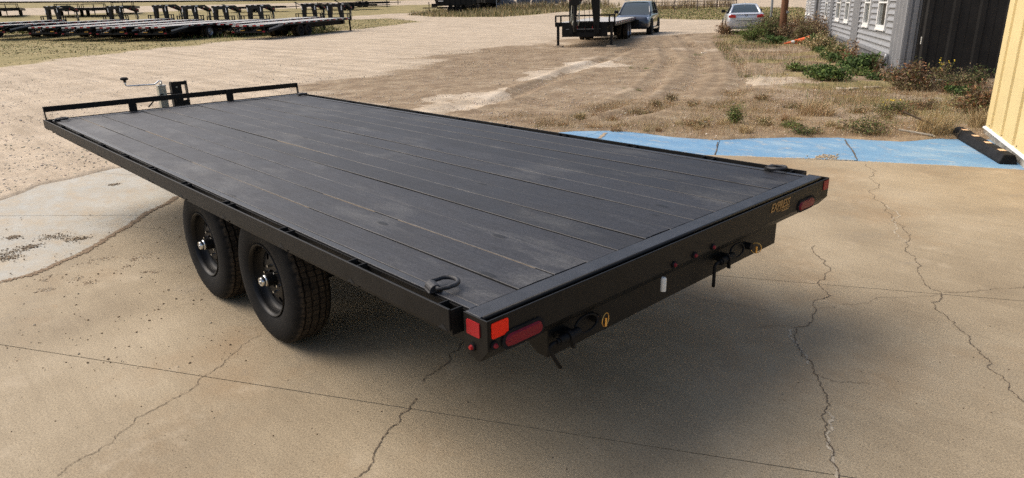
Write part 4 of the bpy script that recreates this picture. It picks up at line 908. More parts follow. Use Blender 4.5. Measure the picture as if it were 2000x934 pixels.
    for s in (1, -1):
        pts = [(x+2.15, s*.12, DH+NK*.9), (x+2.12, s*.15, DH+NK*.5), (x+2.16, s*.16, DH+NK*.1), (x+2.14, s*.12, DH-.05), (x+2.10, s*.09, DH+NK*.12), (x+2.1, s*.10, DH+NK*.4)]
        B().tube(pts, .02, 5).build('safety_chain', MT['zinc'], root)
    # headboard rail
    b = B(); b.box((xf+.02, -hw, DH+.24), (xf+.08, hw, DH+.30)); b.build('front_rail', MT['black'], root)
    for y in (-hw, -hw+.22, -.62, .56, hw-.28, hw-.06): B().box((xf+.022, y, DH-.10), (xf+.078, y+.06, DH+.2399)).build('rail_post', MT['black'], root)
    for s in (1, -1):
        B().box((xf+.055, s*1.12-.05, .30), (xf+.155, s*1.12+.05, DH+.02)).build('jack_leg', MT['black'], root); B().box((xf+.06, s*1.12-.045, .05-nose), (xf+.15, s*1.12+.045, .2999)).build('jack_foot_tube', MT['blackflat'], root); B().box((xf+.01, s*1.12-.11, .03-nose), (xf+.20, s*1.12+.11, .05-nose)).build('jack_foot', MT['blackflat'], root)
    if detail:
        b = B(); b.box((xf+.06, -.95, .36+dz), (xf+.14, .95, DH-.02)); b.build('front_plate', MT['blackflat'], root)
        B().box((xf+.142, -.78, .66+dz), (xf+.150, .66, .675+dz)).build('plate_edge', MT['silverrim'], root)
        for y in (-.32, .02, .32): B().prism([(y, .68+dz), (y+.025, .68+dz), (y+.025, .85+dz)], xf+.141, xf+.148, 'x').build('red_gusset', MT['tapered'], root)
        B().tube([(xf+.2, .05, .9), (xf+.25, .06, .5), (xf+.22, .02, .42), (xf+.2, 0, .5)], .014, 5).build('cable_loop', MT['rubber'], root)
        for y in (.05, .25): B().tube([(xf+.9, y, DH+1.3), (xf+.7, y+.02, DH+.7), (xf+.3, y, DH-.05)], .010, 5).build('hanging_cable', MT['rubber'], root)
        for s in (1, -1): B().box((xf+2.0, s*.30-.015, DH+1.1), (xf+2.3, s*.30+.015, DH+1.16)).build('decal_strip', MT['tapewhite'], root)
    return root
HEAD = math.radians(-60.5)
def lat_point(lateral, depth):
    f2 = Vector((FW[0], FW[1], 0)).normalized(); r2 = Vector((-f2.y, f2.x, 0))*-1; p = Vector((CAM[0], CAM[1], 0))+f2*(depth/_cp)+r2*lateral
    p.z = tz(p.x, p.y); return p
ROWLAB = ['black gooseneck flatbed nearest the gravel road at the right end of the row', 'black gooseneck flatbed second from the right end of the trailer row', 'black gooseneck flatbed with silver wheel rims showing in the trailer row', 'black gooseneck flatbed just left of the one with silver rims',
          'black gooseneck flatbed fifth from the right end of the trailer row', 'black gooseneck flatbed sixth from the right end of the trailer row', 'black gooseneck flatbed whose neck stands alone against the pale grain bins', 'black gooseneck flatbed at the left edge of the photo, its neck cut off']
GRP = 'gooseneck flatbed trailers parked in a row on the grass'
base = None; basesil = None
for k in range(8):
    lat = [-14.7, -17.6, -20.75, -23.5, -26.3, -29.1, -32.9, -37.2][k]; dp = [46, 49.5, 46, 46.5, 47.5, 48.5, 49, 48][k]; p = lat_point(lat, dp-0*.3)
    if k == 0: base = gooseneck(ROWLAB[0], GRP, nose=.06); base.location = p; base.rotation_euler = (0, -.022, HEAD); btree = tree_of(base)
    elif k == 2: r = gooseneck(ROWLAB[2], GRP, rim='silverrim', nose=.06); r.location = p; r.rotation_euler = (0, -.022, HEAD)
    else: r = dup(base, btree, p, HEAD+random.uniform(-.015, .015), ROWLAB[k]); r.rotation_euler[1] = -.018-.005*(k % 3)
mid = gooseneck('black gooseneck flatbed trailer standing on timber blocks in front of the dark car', 'gooseneck flatbed trailers', detail=True, rim='silverrim', dz=.03, NK=.98); del mid['group']
MH = math.radians(121); pf = lat_point((1154-1000)/F_PX*28.0, 28.0); mdir = Vector((math.cos(MH), math.sin(MH), 0))
mroot = pf - mdir*6.1; mid.location = (mroot.x, mroot.y, tz(mroot.x, mroot.y)); mid.rotation_euler = (0, math.radians(0.35), MH)
for s in (1, -1):
    q = pf + Vector((-mdir.y, mdir.x, 0))*s*1.12
    o = B().box((-.16, -.20, -.06), (.16, .20, .075)).build('timber_block', MT['block'], bevel=.008); o.location = (q.x, q.y, tz(q.x, q.y)); o.rotation_euler = (0, 0, MH+.1*s)
    tag(o, 'pale timber block under the %s jack leg of the gooseneck trailer' % ('right-hand' if s > 0 else 'left-hand'), 'block', 'blocks under the jack legs')
# ------------------------------------------------------------------ cars
def loft(b, secs, mi=0, cap=True):
    m = len(secs[0]); vs = [p for s in secs for p in s]; fs = []
    for i in range(len(secs)-1): fs += [(i*m+k, i*m+(k+1) % m, (i+1)*m+(k+1) % m, (i+1)*m+k) for k in range(m)]
    if cap: fs += [tuple(range(m)), tuple(range((len(secs)-1)*m+m-1, (len(secs)-1)*m-1, -1))]
    return b.add(vs, fs, mi)
def body_sec(x, zl, zb, wl, wb, crown):
    h = [(wl*.80, zl), (wl*.97, zl+.05), (wl, zl+.18), (wl*1.0, zl+(zb-zl)*.55), (wl*.5+wb*.5, zb-.10), (wb, zb-.02), (wb*.86, zb+.012), (wb*.45, zb+crown*.8)]
    return [(x, y, z) for y, z in h] + [(x, 0, zb+crown)] + [(x, -y, z) for y, z in reversed(h)]
def car(name, label, spec, paint):
    root = thing(name, label, 'car'); S = spec
    b = B(); loft(b, [body_sec(*q) for q in S['body']]); o = b.build('body', MT[paint], root, smooth=True, angle=40)
    md = o.modifiers.new('sub', 'SUBSURF'); md.levels = 1; md.render_levels = 2
    # greenhouse: base and roof outlines at four stations
    g = S['green']  # (x_base, x_roof, w_base, w_roof) front and rear, z base, z roof
    (xf, rf, xr, rr, wb, wr, zb, zr) = g; zf = S.get('cowl', zb)
    def gp(t, u):  # t 0 rear..1 front along the side, u 0 base..1 roof
        x = (xr+(xf-xr)*t)*(1-u)+(rr+(rf-rr)*t)*u; z = (zb+(zf-zb)*0)*(1-u)+(zr-.05*(2*t-1)**2)*u; w = wb*(1-u)+wr*u; w *= 1-.07*(2*t-1)**4; return x, w, z
    b = B(); n = 10
    secs = []
    for i in range(n+1):
        t = i/n; x0, w0, z0 = gp(t, 0); x1, w1, z1 = gp(t, 1); secs.append([(x0, w0, z0-.04), (x0*.45+x1*.55, w0*.42+w1*.58, z0*.45+z1*.55), (x1, w1, z1), (x1, 0, z1+.03), (x1, -w1, z1), (x0*.45+x1*.55, -(w0*.42+w1*.58), z0*.45+z1*.55), (x0, -w0, z0-.04)])
    loft(b, secs); b.build('glasshouse', MT['autoglass'], root, smooth=True, angle=35, label='dark tinted windows')
    b = B(); rs = []
    for i in range(n+1):
        t = i/n; x1, w1, z1 = gp(t, 1); rs.append([(x1, w1+.035, z1-.045), (x1, w1+.02, z1+.008), (x1, w1*.6, z1+.034), (x1, 0, z1+.045), (x1, -w1*.6, z1+.034), (x1, -w1-.02, z1+.008), (x1, -w1-.035, z1-.045)])
    loft(b, rs); b.build('roof', MT[paint], root, smooth=True, angle=40)
    for s in (1, -1):
        for t, r in ((1, .045), (.62, .035), (.30, .035), (0, .06)):
            pts = []
            for u in (0, .3, .6, 1.0):
                tt = t; x, w, z = gp(tt, u); pts.append((x, s*(w+.004), z-.01))
            B().tube(pts, r, 8).build('pillar', MT[paint if t in (0, 1) else 'dark'], root, smooth=True)
        for tag_, t in (('mirror', .93),):
            x, w, z = gp(t, .12); b = B(); b.tube([(x, s*(w+.0), z), (x-.02, s*(w+.12), z+.04)], .025, 6); b.prism([(x-.07, z-.02), (x+.06, z-.01), (x+.06, z+.12), (x-.07, z+.14)], *sorted((s*(w+.10), s*(w+.30)))); b.build('mirror', MT['dark'], root, bevel=.02)
    for xw in S['axles']:
        for s in (1, -1):
            W_ = S['track']; o = B().cyl((xw, s*(W_-.26), S['R']+.02), (xw, s*(W_+.006), S['R']+.02), S['R']+.055, n=32).build('wheel_arch', MT['dark'], root)
            wheel_generic(root, (xw, s*(W_-.10), S['R']), s, R=S['R'], wd=.24, rimm=S['rim'], dual=False)
    return root
SUV = dict(body=[(-2.42,.42,.95,.80,.76,.02),(-2.30,.34,1.04,.93,.90,.02),(-1.6,.30,1.09,.98,.95,.02),(0,.28,1.08,.99,.95,.02),(.9,.28,1.07,.985,.93,.02),(1.30,.28,1.06,.98,.91,.035),(1.9,.30,1.00,.97,.87,.05),(2.25,.32,.93,.93,.82,.05),(2.42,.36,.84,.86,.74,.03),(2.46,.42,.70,.80,.70,.02)],
    green=(1.30,.42,-2.28,-1.75,.90,.70,1.06,1.70), axles=(1.48,-1.48), track=1.0, R=.385, rim='blackflat')
suv = car('parked_car', 'dark blue grey sport utility car facing the camera behind the gooseneck trailer', SUV, 'suvpaint')
def car_place(o, px, depth, rel):
    p = lat_point((px-1000)/F_PX*depth, depth); d = np.array([p.x, p.y])-CAM[:2]; a = math.atan2(d[1], d[0]); o.location = p; o.rotation_euler = (0, 0, a+rel)
car_place(suv, 1258, 37.6, math.radians(180-8.0))
for s in (1, -1):
    B().prism([(2.18, .80), (2.32, .78), (2.25, .90), (2.0, .93)], *sorted((s*.52, s*.90))).build('headlight', MT['headlamp'], suv, bevel=.02)
b = B(); b.box((2.40, -.42, .52), (2.475, .42, .80)); b.build('grille', MT['dark'], suv, bevel=.03)
b = B(); b.box((2.38, -.80, .32), (2.478, .80, .46)); b.build('lower_intake', MT['dark'], suv, bevel=.03)
B().cyl((2.42, 0, .862), (2.46, 0, .872), .055, n=20).build('badge', MT['whitepaint'], suv)
for s in (1, -1): B().box((-1.05, min(s*.985, s*1.03), .30), (1.05, max(s*.985, s*1.03), .37)).build('running_board', MT['chrome'], suv)
for s in (1, -1): B().tube([(.2, s*.70, 1.755), (-.6, s*.71, 1.775), (-1.55, s*.70, 1.745)], .018, 6).build('roof_rail', MT['chrome'], suv)
for s in (1, -1):
    for x in (.35, -.65): B().box((x, min(s*.985, s*1.005), .92), (x+.2, max(s*.985, s*1.005), .95)).build('door_handle', MT['suvpaint'], suv)
SED = dict(body=[(-2.40,.40,.80,.72,.66,.02),(-2.36,.30,.93,.84,.76,.02),(-2.2,.25,1.0,.90,.84,.025),(-1.75,.24,1.02,.925,.87,.03),(-.8,.22,.99,.925,.88,.02),(.7,.22,.97,.925,.87,.02),(1.2,.22,.95,.92,.85,.03),(1.9,.24,.85,.88,.78,.04),(2.3,.28,.74,.80,.70,.03),(2.42,.34,.62,.72,.62,.02)],
    green=(1.25,.45,-1.72,-.95,.80,.60,.98,1.43), axles=(1.43,-1.43), track=.925, R=.33, rim='silverrim')
sed = car('parked_car', 'silver sedan seen from behind, half hidden in tall weeds', SED, 'silverpaint')
car_place(sed, 1464, 36.0, math.radians(4.5))
for s in (1, -1):
    b = B(); b.prism([(s*.50, .78), (s*.83, .80), (s*.86, .90), (s*.72, .95), (s*.50, .90)], -2.425, -2.30, 'x'); b.build('tail_light', MT['tail'], sed, bevel=.015)
B().box((-2.43, -.27, .66), (-2.40, .27, .78)).build('licence_plate', MT['plate'], sed)
B().box((-2.405, -.50, .64), (-2.38, .50, .655)).build('trunk_seam', MT['dark'], sed)
B().prism([(-2.40, .955), (-2.30, 1.02), (-2.30, 1.005), (-2.38, .945)], -.74, .74).build('trunk_spoiler', MT['silverpaint'], sed)
b = B(); b.cyl((-2.40, 0, .90), (-2.385, 0, .902), .05, n=20); b.build('badge', MT['dark'], sed); B().cyl((-2.404, 0, .90), (-2.4005, 0, .90), .026, n=16).build('badge_centre', MT['whitepaint'], sed)
B().box((-2.41, -.72, .24), (-2.30, .72, .36)).build('rear_valance', MT['trimgrey'], sed, bevel=.02)
for y in (.48, .58): B().cyl((-2.44, y, .31), (-2.25, y, .31), .035, n=12).build('exhaust_tip', MT['chrome'], sed)
B().cyl((-.9, 0, 1.47), (-1.0, 0, 1.50), .03, .01, n=8).build('aerial_fin', MT['silverpaint'], sed)
# ------------------------------------------------------------------ more trailers far off
def small_flatbed(label, group):
    r = thing('flat_trailer', label, 'trailer', (0,0,0), 0, group)
    for k in range(8): B().box((-3, -1.2+k*.3, .80), (3, -.905+k*.3, .84)).build('plank', MT['deckwood'], r)
    b = B()
    for s in (1, -1): b.box((-3, min(s*1.2, s*1.27), .62), (3, max(s*1.2, s*1.27), .86))
    b.box((3, -1.27, .62), (3.07, 1.27, .86)); b.box((-3.07, -1.27, .62), (-3, 1.27, .86)); b.build('side_rail', MT['black'], r)
    b = B(); b.box((3.075, -1.2, 1.20), (3.13, 1.2, 1.28)); 
    for y in (-1.2, -1.02, .97, 1.13): b.box((3.075, y, .84), (3.13, y+.07, 1.1999))
    b.build('front_rail', MT['black'], r)
    b = B()
    for s in (1, -1): b.tube([(2.9, s*.7, .6), (4.5, s*.06, .55)], .06, 4)
    b.box((4.4, -.1, .48), (4.7, .1, .6)); b.cyl((4.2, .12, .1), (4.2, .12, 1.15), .05, n=8); b.build('tongue', MT['blackflat'], r)
    for x in (-.45, .45):
        for s in (1, -1): wheel_generic(r, (x, s*1.0, .36), s, R=.36, dual=False)
    return r
fl = None; G2 = 'flat deck trailers parked behind the gooseneck row'
for k, (px, d, lab) in enumerate([(36, 78, 'black flat trailer with a low front rail at the far left behind the gooseneck row'), (155, 78, 'black flat trailer with a low front rail behind the lone gooseneck neck'), (206, 79, 'black flat trailer whose front rail stands left of the second neck'), (262, 84, 'black flat trailer with front rail half hidden behind two necks')]):
    p = lat_point((px-1000)/F_PX*d, d); a = math.atan2(p.y-CAM[1], p.x-CAM[0])+PI-.1
    if fl is None: fl = small_flatbed(lab, G2); fl.location = p; fl.rotation_euler = (0, 0, a); ft = tree_of(fl)
    else: dup(fl, ft, p, a, lab)
def low_trailer(label, group):
    r = thing('equipment_trailer', label, 'trailer', (0,0,0), 0, group)
    b = B(); b.box((-3.4, -1.0, .42), (3.2, 1.0, .52)); b.box((-3.4, -1.0, .52), (3.2, -.94, .66)); b.box((-3.4, .94, .52), (3.2, 1.0, .66)); b.build('deck', MT['black'], r)
    for x in (-.9, -.05):
        for s in (1, -1): wheel_generic(r, (x, s*1.12, .36), s, R=.36, dual=False)
    for s in (1, -1): B().box((-1.35, min(s*1.0, s*1.25), .76), (.42, max(s*1.0, s*1.25), .80)).build('fender', MT['black'], r)
    b = B(); b.tube([(3.1, .6, .5), (4.9, .05, .55)], .06, 4); b.tube([(3.1, -.6, .5), (4.9, -.05, .55)], .06, 4); b.cyl((4.5, 0, .2), (4.5, 0, 1.1), .05, n=8); b.build('tongue', MT['blackflat'], r)
    for s in (1, -1): B().prism([(-3.4, .5), (-3.45, .5), (-4.3, .95), (-4.25, 1.0)], *sorted((s*.3, s*.8))).build('ramp', MT['black'], r)
    return r
G3 = 'low equipment trailers far beyond the grass'
lt = low_trailer('low black equipment trailer far off to the right of the last gooseneck neck', G3); f2d = Vector((FW[0], FW[1], 0)).normalized(); r2d = Vector((f2d.y, -f2d.x, 0)); HR = math.atan2(r2d.y, r2d.x)
for i, (px, d, a, lab) in enumerate([(700, 88, .25, None), (655, 91, .18, 'low black equipment trailer partly hidden by the last gooseneck neck'), (728, 96, .3, 'low black trailer whose tongue points right across the far grass'), (520, 86, .2, 'low black trailer glimpsed through the necks of the gooseneck row')]):
    p = lat_point((px-1000)/F_PX*d, d)
    if i == 0: lt.location = p; lt.rotation_euler = (0, 0, HR+a); ltt = tree_of(lt)
    else: dup(lt, ltt, p, HR+a, lab)
def dump_trailer(label, group):
    """x toward the tongue"""
    r = thing('dump_trailer', label, 'trailer', (0,0,0), 0, group); hw = 1.0
    for s in (1, -1):
        b = B(); b.prism([(-2.1, .80), (2.0, .80), (2.25, 1.72), (-2.1, 1.72)], *sorted((s*(hw-.04), s*hw))); b.build('bed_side', MT['black'], r)
        for i in range(7): B().box((-2.0+i*.62, min(s*hw, s*(hw+.07)), .80), (-1.93+i*.62, max(s*hw, s*(hw+.07)), 1.66)).build('side_rib', MT['black'], r)
        B().box((-2.1, min(s*(hw-.05), s*(hw+.09)), 1.66), (2.24, max(s*(hw-.05), s*(hw+.09)), 1.74)).build('top_rail', MT['black'], r)
        B().box((-1.15, min(s*hw, s*(hw+.28)), .80), (.95, max(s*hw, s*(hw+.28)), .84)).build('fender', MT['black'], r)
        B().box((1.1, min(s*(hw+.072), s*(hw+.08)), 1.38), (1.95, max(s*(hw+.072), s*(hw+.08)), 1.46)).build('white_decal', MT['tapewhite'], r)
        B().box((1.2, min(s*(hw+.072), s*(hw+.08)), 1.20), (1.75, max(s*(hw+.072), s*(hw+.08)), 1.29)).build('white_decal', MT['tapewhite'], r)
        for i in range(3): B().box((-1.2+i*.75, min(s*(hw+.071), s*(hw+.075)), 1.42), (-.95+i*.75, max(s*(hw+.071), s*(hw+.075)), 1.46)).build('tape', MT['tapewhite'], r)
        for x in (-.55, .35): wheel_generic(r, (x, s*1.12, .37), s, R=.37, dual=False)
    b = B(); b.prism([(2.0, .80), (2.05, .80), (2.3, 1.76), (2.25, 1.76)], -hw, hw); b.box((-2.12, -hw, .80), (-2.06, hw, 1.70)); b.box((-2.1, -hw, .74), (2.0, hw, .80)); b.build('bed_floor', MT['black'], r)
    b = B()
    for s in (1, -1): b.box((-2.2, s*.5-.05, .45), (2.1, s*.5+.05, .62)); b.tube([(2.0, s*.5, .55), (3.6, s*.06, .55)], .06, 4)
    b.box((3.5, -.08, .5), (3.95, .08, .62)); b.build('frame', MT['blackflat'], r)
    b = B(); b.cyl((3.2, 0, .12), (3.2, 0, 1.2), .05, n=8); b.box((3.05, -.15, .05), (3.35, .15, .12)); b.build('jack', MT['blackflat'], r)
    B().box((2.3, -.35, .62), (2.8, .35, 1.0)).build('tool_box', MT['black'], r)
    return r
G4 = 'dump trailers parked by the chain link fence'
du = dump_trailer('black dump trailer with white decals standing nearest the gravel turn', G4)
for i, (px, d, a, lab) in enumerate([(903, 78, PI-.18, None), (938, 83, PI-.75, 'black dump trailer behind and right of the one with white decals'), (958, 82, PI-1.0, 'black dump trailer next to the end of the chain link fence')]):
    p = lat_point((px-1000)/F_PX*d, d)
    if i == 0: du.location = p; du.rotation_euler = (0, 0, HR+a); dtt = tree_of(du)
    else: dup(du, dtt, p, HR+a, lab)
gn2 = dup(base, btree, lat_point((962-1000)/F_PX*88, 88), HR-2.2, 'black gooseneck trailer behind the dump trailers, its neck arching over them'); gn2['group'] = 'gooseneck trailers far off'; del gn2['group']
# ------------------------------------------------------------------ fences and far things
def fence(label, pts, h, step, m, rails, meshw=False, brace=()):
    p0 = pts[0]; o = thing('chain_link_fence' if meshw else 'pipe_fence', label, 'fence', p0); posts = []
    for a, b2 in zip(pts[:-1], pts[1:]):
        n = max(1, round((b2-a).length/step))
        for i in range(n+(1 if b2 is pts[-1] else 0)): q = a.lerp(b2, i/n); q.z = tz(q.x, q.y); posts.append(q-p0)
    for q in posts: B().cyl(q+Vector((0,0,-.2)), q+Vector((0,0,h)), .045, n=8).build('post', m, o)
    for z in rails:
        for a, c in zip(posts[:-1], posts[1:]): B().cyl(a+Vector((0,0,z)), c+Vector((0,0,z)), .028, n=6).build('rail', m, o)
    if meshw:
        b = B()
        for a, c in zip(posts[:-1], posts[1:]):
            k = 14
            for i in range(k):
                for sgn in (1, -1):
                    u0, u1 = i/k, min(1, max(0, (i+sgn*4)/k)); b.cyl(a.lerp(c, u0)+Vector((0,0,.05)), a.lerp(c, u1)+Vector((0,0,h-.05)), .004, n=3, cap=False)
        w = b.build('wire_mesh', m, o, kind='stuff')
    for i in brace:
        if i+1 < len(posts): B().cyl(posts[i]+Vector((0,0,.1)), posts[i+1]+Vector((0,0,h*.9)), .025, n=6).build('brace', m, o)
    return o
fence('grey chain link fence in front of the dark wrapped blocks', [lat_point((982-1000)/F_PX*80, 80), lat_point((1060-1000)/F_PX*83, 83), lat_point((1200-1000)/F_PX*90, 90)], 2.2, 2.6, MT['postgrey'], (2.15,), True)
fence('rusty pipe rail fence with braces beyond the grass, between the two cars', [lat_point((1286-1000)/F_PX*70, 70), lat_point((1374-1000)/F_PX*69, 69), lat_point((1450-1000)/F_PX*68, 68)], 1.55, 1.9, MT['rust'], (.45, .8, 1.15, 1.5), False, (1, 3))
random.seed(21)
for k in range(11):
    px = 984+k*14.5+random.uniform(-2, 2); d = 88+k*.6; p = lat_point((px-1000)/F_PX*d, d); w = random.uniform(.42, .62); hh = random.uniform(.75, 1.25)
    b = B(); b.prism([(w*math.cos(a)*(1 if abs(math.cos(a)) > .5 else .95)*1.0, hh*.5+hh*.5*math.sin(a)) for a in [2*PI*i/10 for i in range(10)]], -.6, .6); o = b.build('wrapped_bale', MT['bale'], None, bevel=.06); o.location = p+Vector((0,0,-.02)); o.rotation_euler = (0, 0, HR+random.uniform(-.3, .3)); tag(o, 'dark blue wrapped block in the row behind the chain link fence', 'bale', 'dark wrapped blocks behind the chain link fence')
def far_vehicle(name, label, cat, px, d, L_, H_, cabm, bodym, two=True, up=.0):
    p = lat_point((px-1000)/F_PX*d, d); o = thing(name, label, cat, p+Vector((0,0,up))); o.rotation_euler = (0, 0, HR)
    B().box((-L_/2, -1.1, .55), (L_/2-1.6, 1.1, H_)).build('cargo_body', MT[bodym], o, bevel=.05)
    B().prism([(L_/2-1.55, .5), (L_/2, .5), (L_/2, H_*.55), (L_/2-.5, H_*.92), (L_/2-1.55, H_*.92)], -1.05, 1.05).build('cab', MT[cabm], o, bevel=.05)
    B().prism([(L_/2-.02, H_*.56), (L_/2-.46, H_*.90), (L_/2-1.2, H_*.90), (L_/2-1.2, H_*.56)], -1.06, 1.06).build('cab_window', MT['autoglass'], o)
    for x in (-L_/2+.8, L_/2-.9):
        for s in (1, -1): B().cyl((x, s*.85, .42), (x, s*1.12, .42), .42, n=14).build('wheel', MT['rubber'], o)
    return o
far_vehicle('truck', 'red and white truck on the far road at the left edge', 'truck', 10, 150, 5.6, 2.2, 'redpaint', 'whitepaint')
far_vehicle('truck', 'small red truck on the far road above the gooseneck row', 'truck', 190, 165, 3.6, 2.0, 'redpaint', 'redpaint')
far_vehicle('van', 'dark red van on the far road beyond the low trailers', 'van', 717, 190, 3.4, 1.9, 'redpaint', 'redpaint')
far_vehicle('van', 'white van on the far road right of the last gooseneck neck', 'van', 667, 172, 1.9, 1.4, 'whitepaint', 'whitepaint')
# grain bins with pale leg pipes
for k, (px, w) in enumerate([(22, 2.2), (44, 3.0), (64, 2.6), (92, 2.4), (108, 2.0)]):
    d = 215; p = lat_point((px-1000)/F_PX*d, d); o = thing('grain_bin', 'tan grain bin with pale leg pipes beyond the far road', 'grain bin', p, 0, 'grain bins beyond the far road')
    B().cyl((0,0,2.5), (0,0,11), w, n=18).build('bin_body', MT['silo'], o, smooth=True, angle=40); B().cyl((0,0,11), (0,0,12.6), w, .3, n=18).build('bin_roof', MT['silo'], o); B().cyl((0,0,.8), (0,0,2.5), .4, w, n=18).build('hopper', MT['silo'], o)
    for i in range(6):
        a = 2*PI*i/6; B().cyl((w*1.12*math.cos(a), w*1.12*math.sin(a), -.5), (w*.98*math.cos(a), w*.98*math.sin(a), 6), .13, n=6).build('leg_pipe', MT['whitepaint'], o)
# far road, hills behind it
def strip(name, d0, d1, dz, m, label, l0=-260, l1=160, n=40):
    vs = []
    for i in range(n+1):
        lt_ = l0+(l1-l0)*i/n
        for d in (d0, (d0+d1)/2, d1): q = lat_point(lt_, d); vs.append((q.x, q.y, q.z+dz))
    fs = []
    for i in range(n): fs += [(3*i, 3*i+1, 3*i+4, 3*i+3), (3*i+1, 3*i+2, 3*i+5, 3*i+4)]
    o = B().add(vs, fs).build(name, m, None, kind='structure'); o['label'] = label; return o
strip('road', 128, 163, .25, MT['asphalt'], 'pale road crossing behind the grass field')
def hills():
    V = []; n = 120; rows = 14
    for j in range(rows):
        d = 230+j*22
        for i in range(n+1):
            q = lat_point(-420+760*i/n, d); h = 26*(j/(rows-1))**.8*(.6+.8*float(fbm(np.array([i*.09]), np.array([j*.2]), 4, 77)[0])); V.append((q.x, q.y, q.z+h-.3))
    Fq = [(j*(n+1)+i, j*(n+1)+i+1, (j+1)*(n+1)+i+1, (j+1)*(n+1)+i) for j in range(rows-1) for i in range(n)]
    o = np_mesh('hills', V, Fq, MT['hill'], kind='structure', smooth=True); o['label'] = 'green and brown hillside beyond the road'
hills()
random.seed(33)
def far_building(px, d, w, h, m, label):
    p = lat_point((px-1000)/F_PX*d, d); o = thing('far_building', label, 'building', p); o.rotation_euler = (0, 0, HR)
    B().box((-w/2, -3, -1), (w/2, 3, h)).build('wall', MT[m], o); B().prism([(-w/2-.2, h), (w/2+.2, h), (w/2-.6, h+.9), (-w/2+.6, h+.9)], -3.2, 3.2).build('roof', MT['trimgrey'], o)
    for i in range(max(1, int(w/2.4))): B().box((-w/2+.6+i*2.2, -3.03, .9), (-w/2+1.5+i*2.2, -3.0, 1.9)).build('window', MT['autoglass'], o)
far_building(432, 230, 7, 2.6, 'whitepaint', 'pale low building beyond the road behind the gooseneck row')
far_building(528, 190, 6, 2.2, 'blackmetal', 'dark low building beyond the road above the necks')
far_building(1200, 330, 40, 3.5, 'whitepaint', 'long pale building far beyond the fences')
# ------------------------------------------------------------------ grass and weeds
def blades(P, h, w, lean, col, name, parent=None, kind=None, seg=3, droop=.5, az=None):
    """ribbon blades: P (n,3) feet, h heights, lean horizontal reach (fraction of h)"""
    n = len(P); az = RNG.random(n)*6.283 if az is None else az; d = np.stack([np.cos(az), np.sin(az)], 1); sd_ = RNG.random(n)*6.283; side = np.stack([np.cos(sd_), np.sin(sd_)], 1)
    V = np.zeros((n, 2*(seg+1), 3), np.float32)
    for k in range(seg+1):
        t = k/seg; reach = lean*h*(t**(1.6)); z = h*(t - droop*lean*t*t*.5); ww = w*(1-t)**.7*.5 + w*.06
        c = P + np.stack([d[:, 0]*reach, d[:, 1]*reach, z], 1)
        V[:, 2*k] = c; V[:, 2*k+1] = c; V[:, 2*k, :2] += side*ww[:, None]; V[:, 2*k+1, :2] -= side*ww[:, None]
    m = 2*(seg+1); f = np.array([(2*k, 2*k+1, 2*k+3, 2*k+2) for k in range(seg)]); Fq = (f[None]+m*np.arange(n)[:, None, None]).reshape(-1, 4)
    return np_mesh(name, V.reshape(-1, 3), Fq, MT['blade'], parent, col=np.repeat(col, m, 0), kind=kind)
PAL = dict(straw=(.50,.385,.215), tan=(.40,.30,.165), russet=(.27,.135,.062), brown=(.15,.10,.062), olive=(.165,.155,.062), green=(.085,.135,.035), dgreen=(.062,.100,.032), lime=(.15,.205,.05))
def pal(names, n, var=.25):
    c = np.array([PAL[k] for k in names])[RNG.integers(0, len(names), n)]; return np.clip(c*(1+var*(RNG.random((n, 1))-.5)*2)*(1+.1*(RNG.random((n, 3))-.5)), 0, 1)
def in_poly(poly, n, pad=0):
    lo, hi = poly.min(0)-pad, poly.max(0)+pad; P = lo+RNG.random((n, 2))*(hi-lo); return P[sdist(P, poly) < pad]
def field(poly, n, hmin, hmax, w, cols, name, label, thr=None, scale=.5, seed=60, pad=.3, seg=2, maxr=85, lean=.5):
    P = in_poly(poly, n, pad); r = np.hypot(P[:, 0]-CAM[0], P[:, 1]-CAM[1]); P = P[r < maxr]; r = r[r < maxr]
    nn = fbm(P[:, 0]*scale, P[:, 1]*scale, 4, seed)
    if thr is not None: k = nn+.12*RNG.random(len(P)) > thr; P = P[k]; r = r[k]; nn = nn[k]
    k = sdist(P, VIS) > .03; P = P[k]; r = r[k]; nn = nn[k]
    z = np.interp(r, ZT_D, ZT_Z); h = (hmin+(hmax-hmin)*RNG.random(len(P))**1.6)*(.6+.9*nn); c = pal(cols, len(P)); ww = w*np.clip(r/30, .35, 2.0)
    o = blades(np.column_stack([P, z-.01]), h, ww, lean*RNG.random(len(P)), c, name, kind='stuff', seg=seg); o['label'] = label; return o
field(GRASS_L, 110000, .015, .055, .05, ['lime','tan','straw','lime','tan','straw','olive'], 'grass', 'rough yellow green grass under and around the row of trailers', scale=.35, seed=61, maxr=75)
UNDER = P2([(-50,92),(0,66),(190,66),(330,76),(440,74),(620,66),(660,60),(640,52),(400,56),(0,52)])
field(UNDER, 26000, .06, .34, .03, ['green','lime','olive','olive','tan'], 'grass', 'taller green grass growing under the gooseneck trailers', thr=.45, scale=.5, seed=69, maxr=80)
field(GRASS_M, 14000, .08, .55, .03, ['straw','tan','olive','olive'], 'grass', 'tall dry grass along the chain link fence', scale=.4, seed=62, maxr=110)
field(GRASS_R, 40000, .03, .10, .045, ['olive','lime','straw','tan'], 'grass', 'green grass strip beyond the gravel lane on the right', scale=.4, seed=63, maxr=85)
field(WEEDY, 60000, .03, .20, .012, ['green','dgreen','olive','lime'], 'ground_cover', 'low green weeds on the dirt beside the grey building', thr=.54, scale=.75, seed=64)
field(WEEDY, 80000, .03, .24, .008, ['russet','tan','straw','brown'], 'dry_grass', 'dry russet grass on the dirt beside the grey building', thr=.41, scale=.9, seed=65, lean=.9)
NEARBAND = P2([(1080,252),(1200,250),(1400,268),(1560,262),(1700,266),(1850,268),(1925,255),(1935,205),(1800,195),(1600,205),(1400,205),(1240,225),(1090,236)])
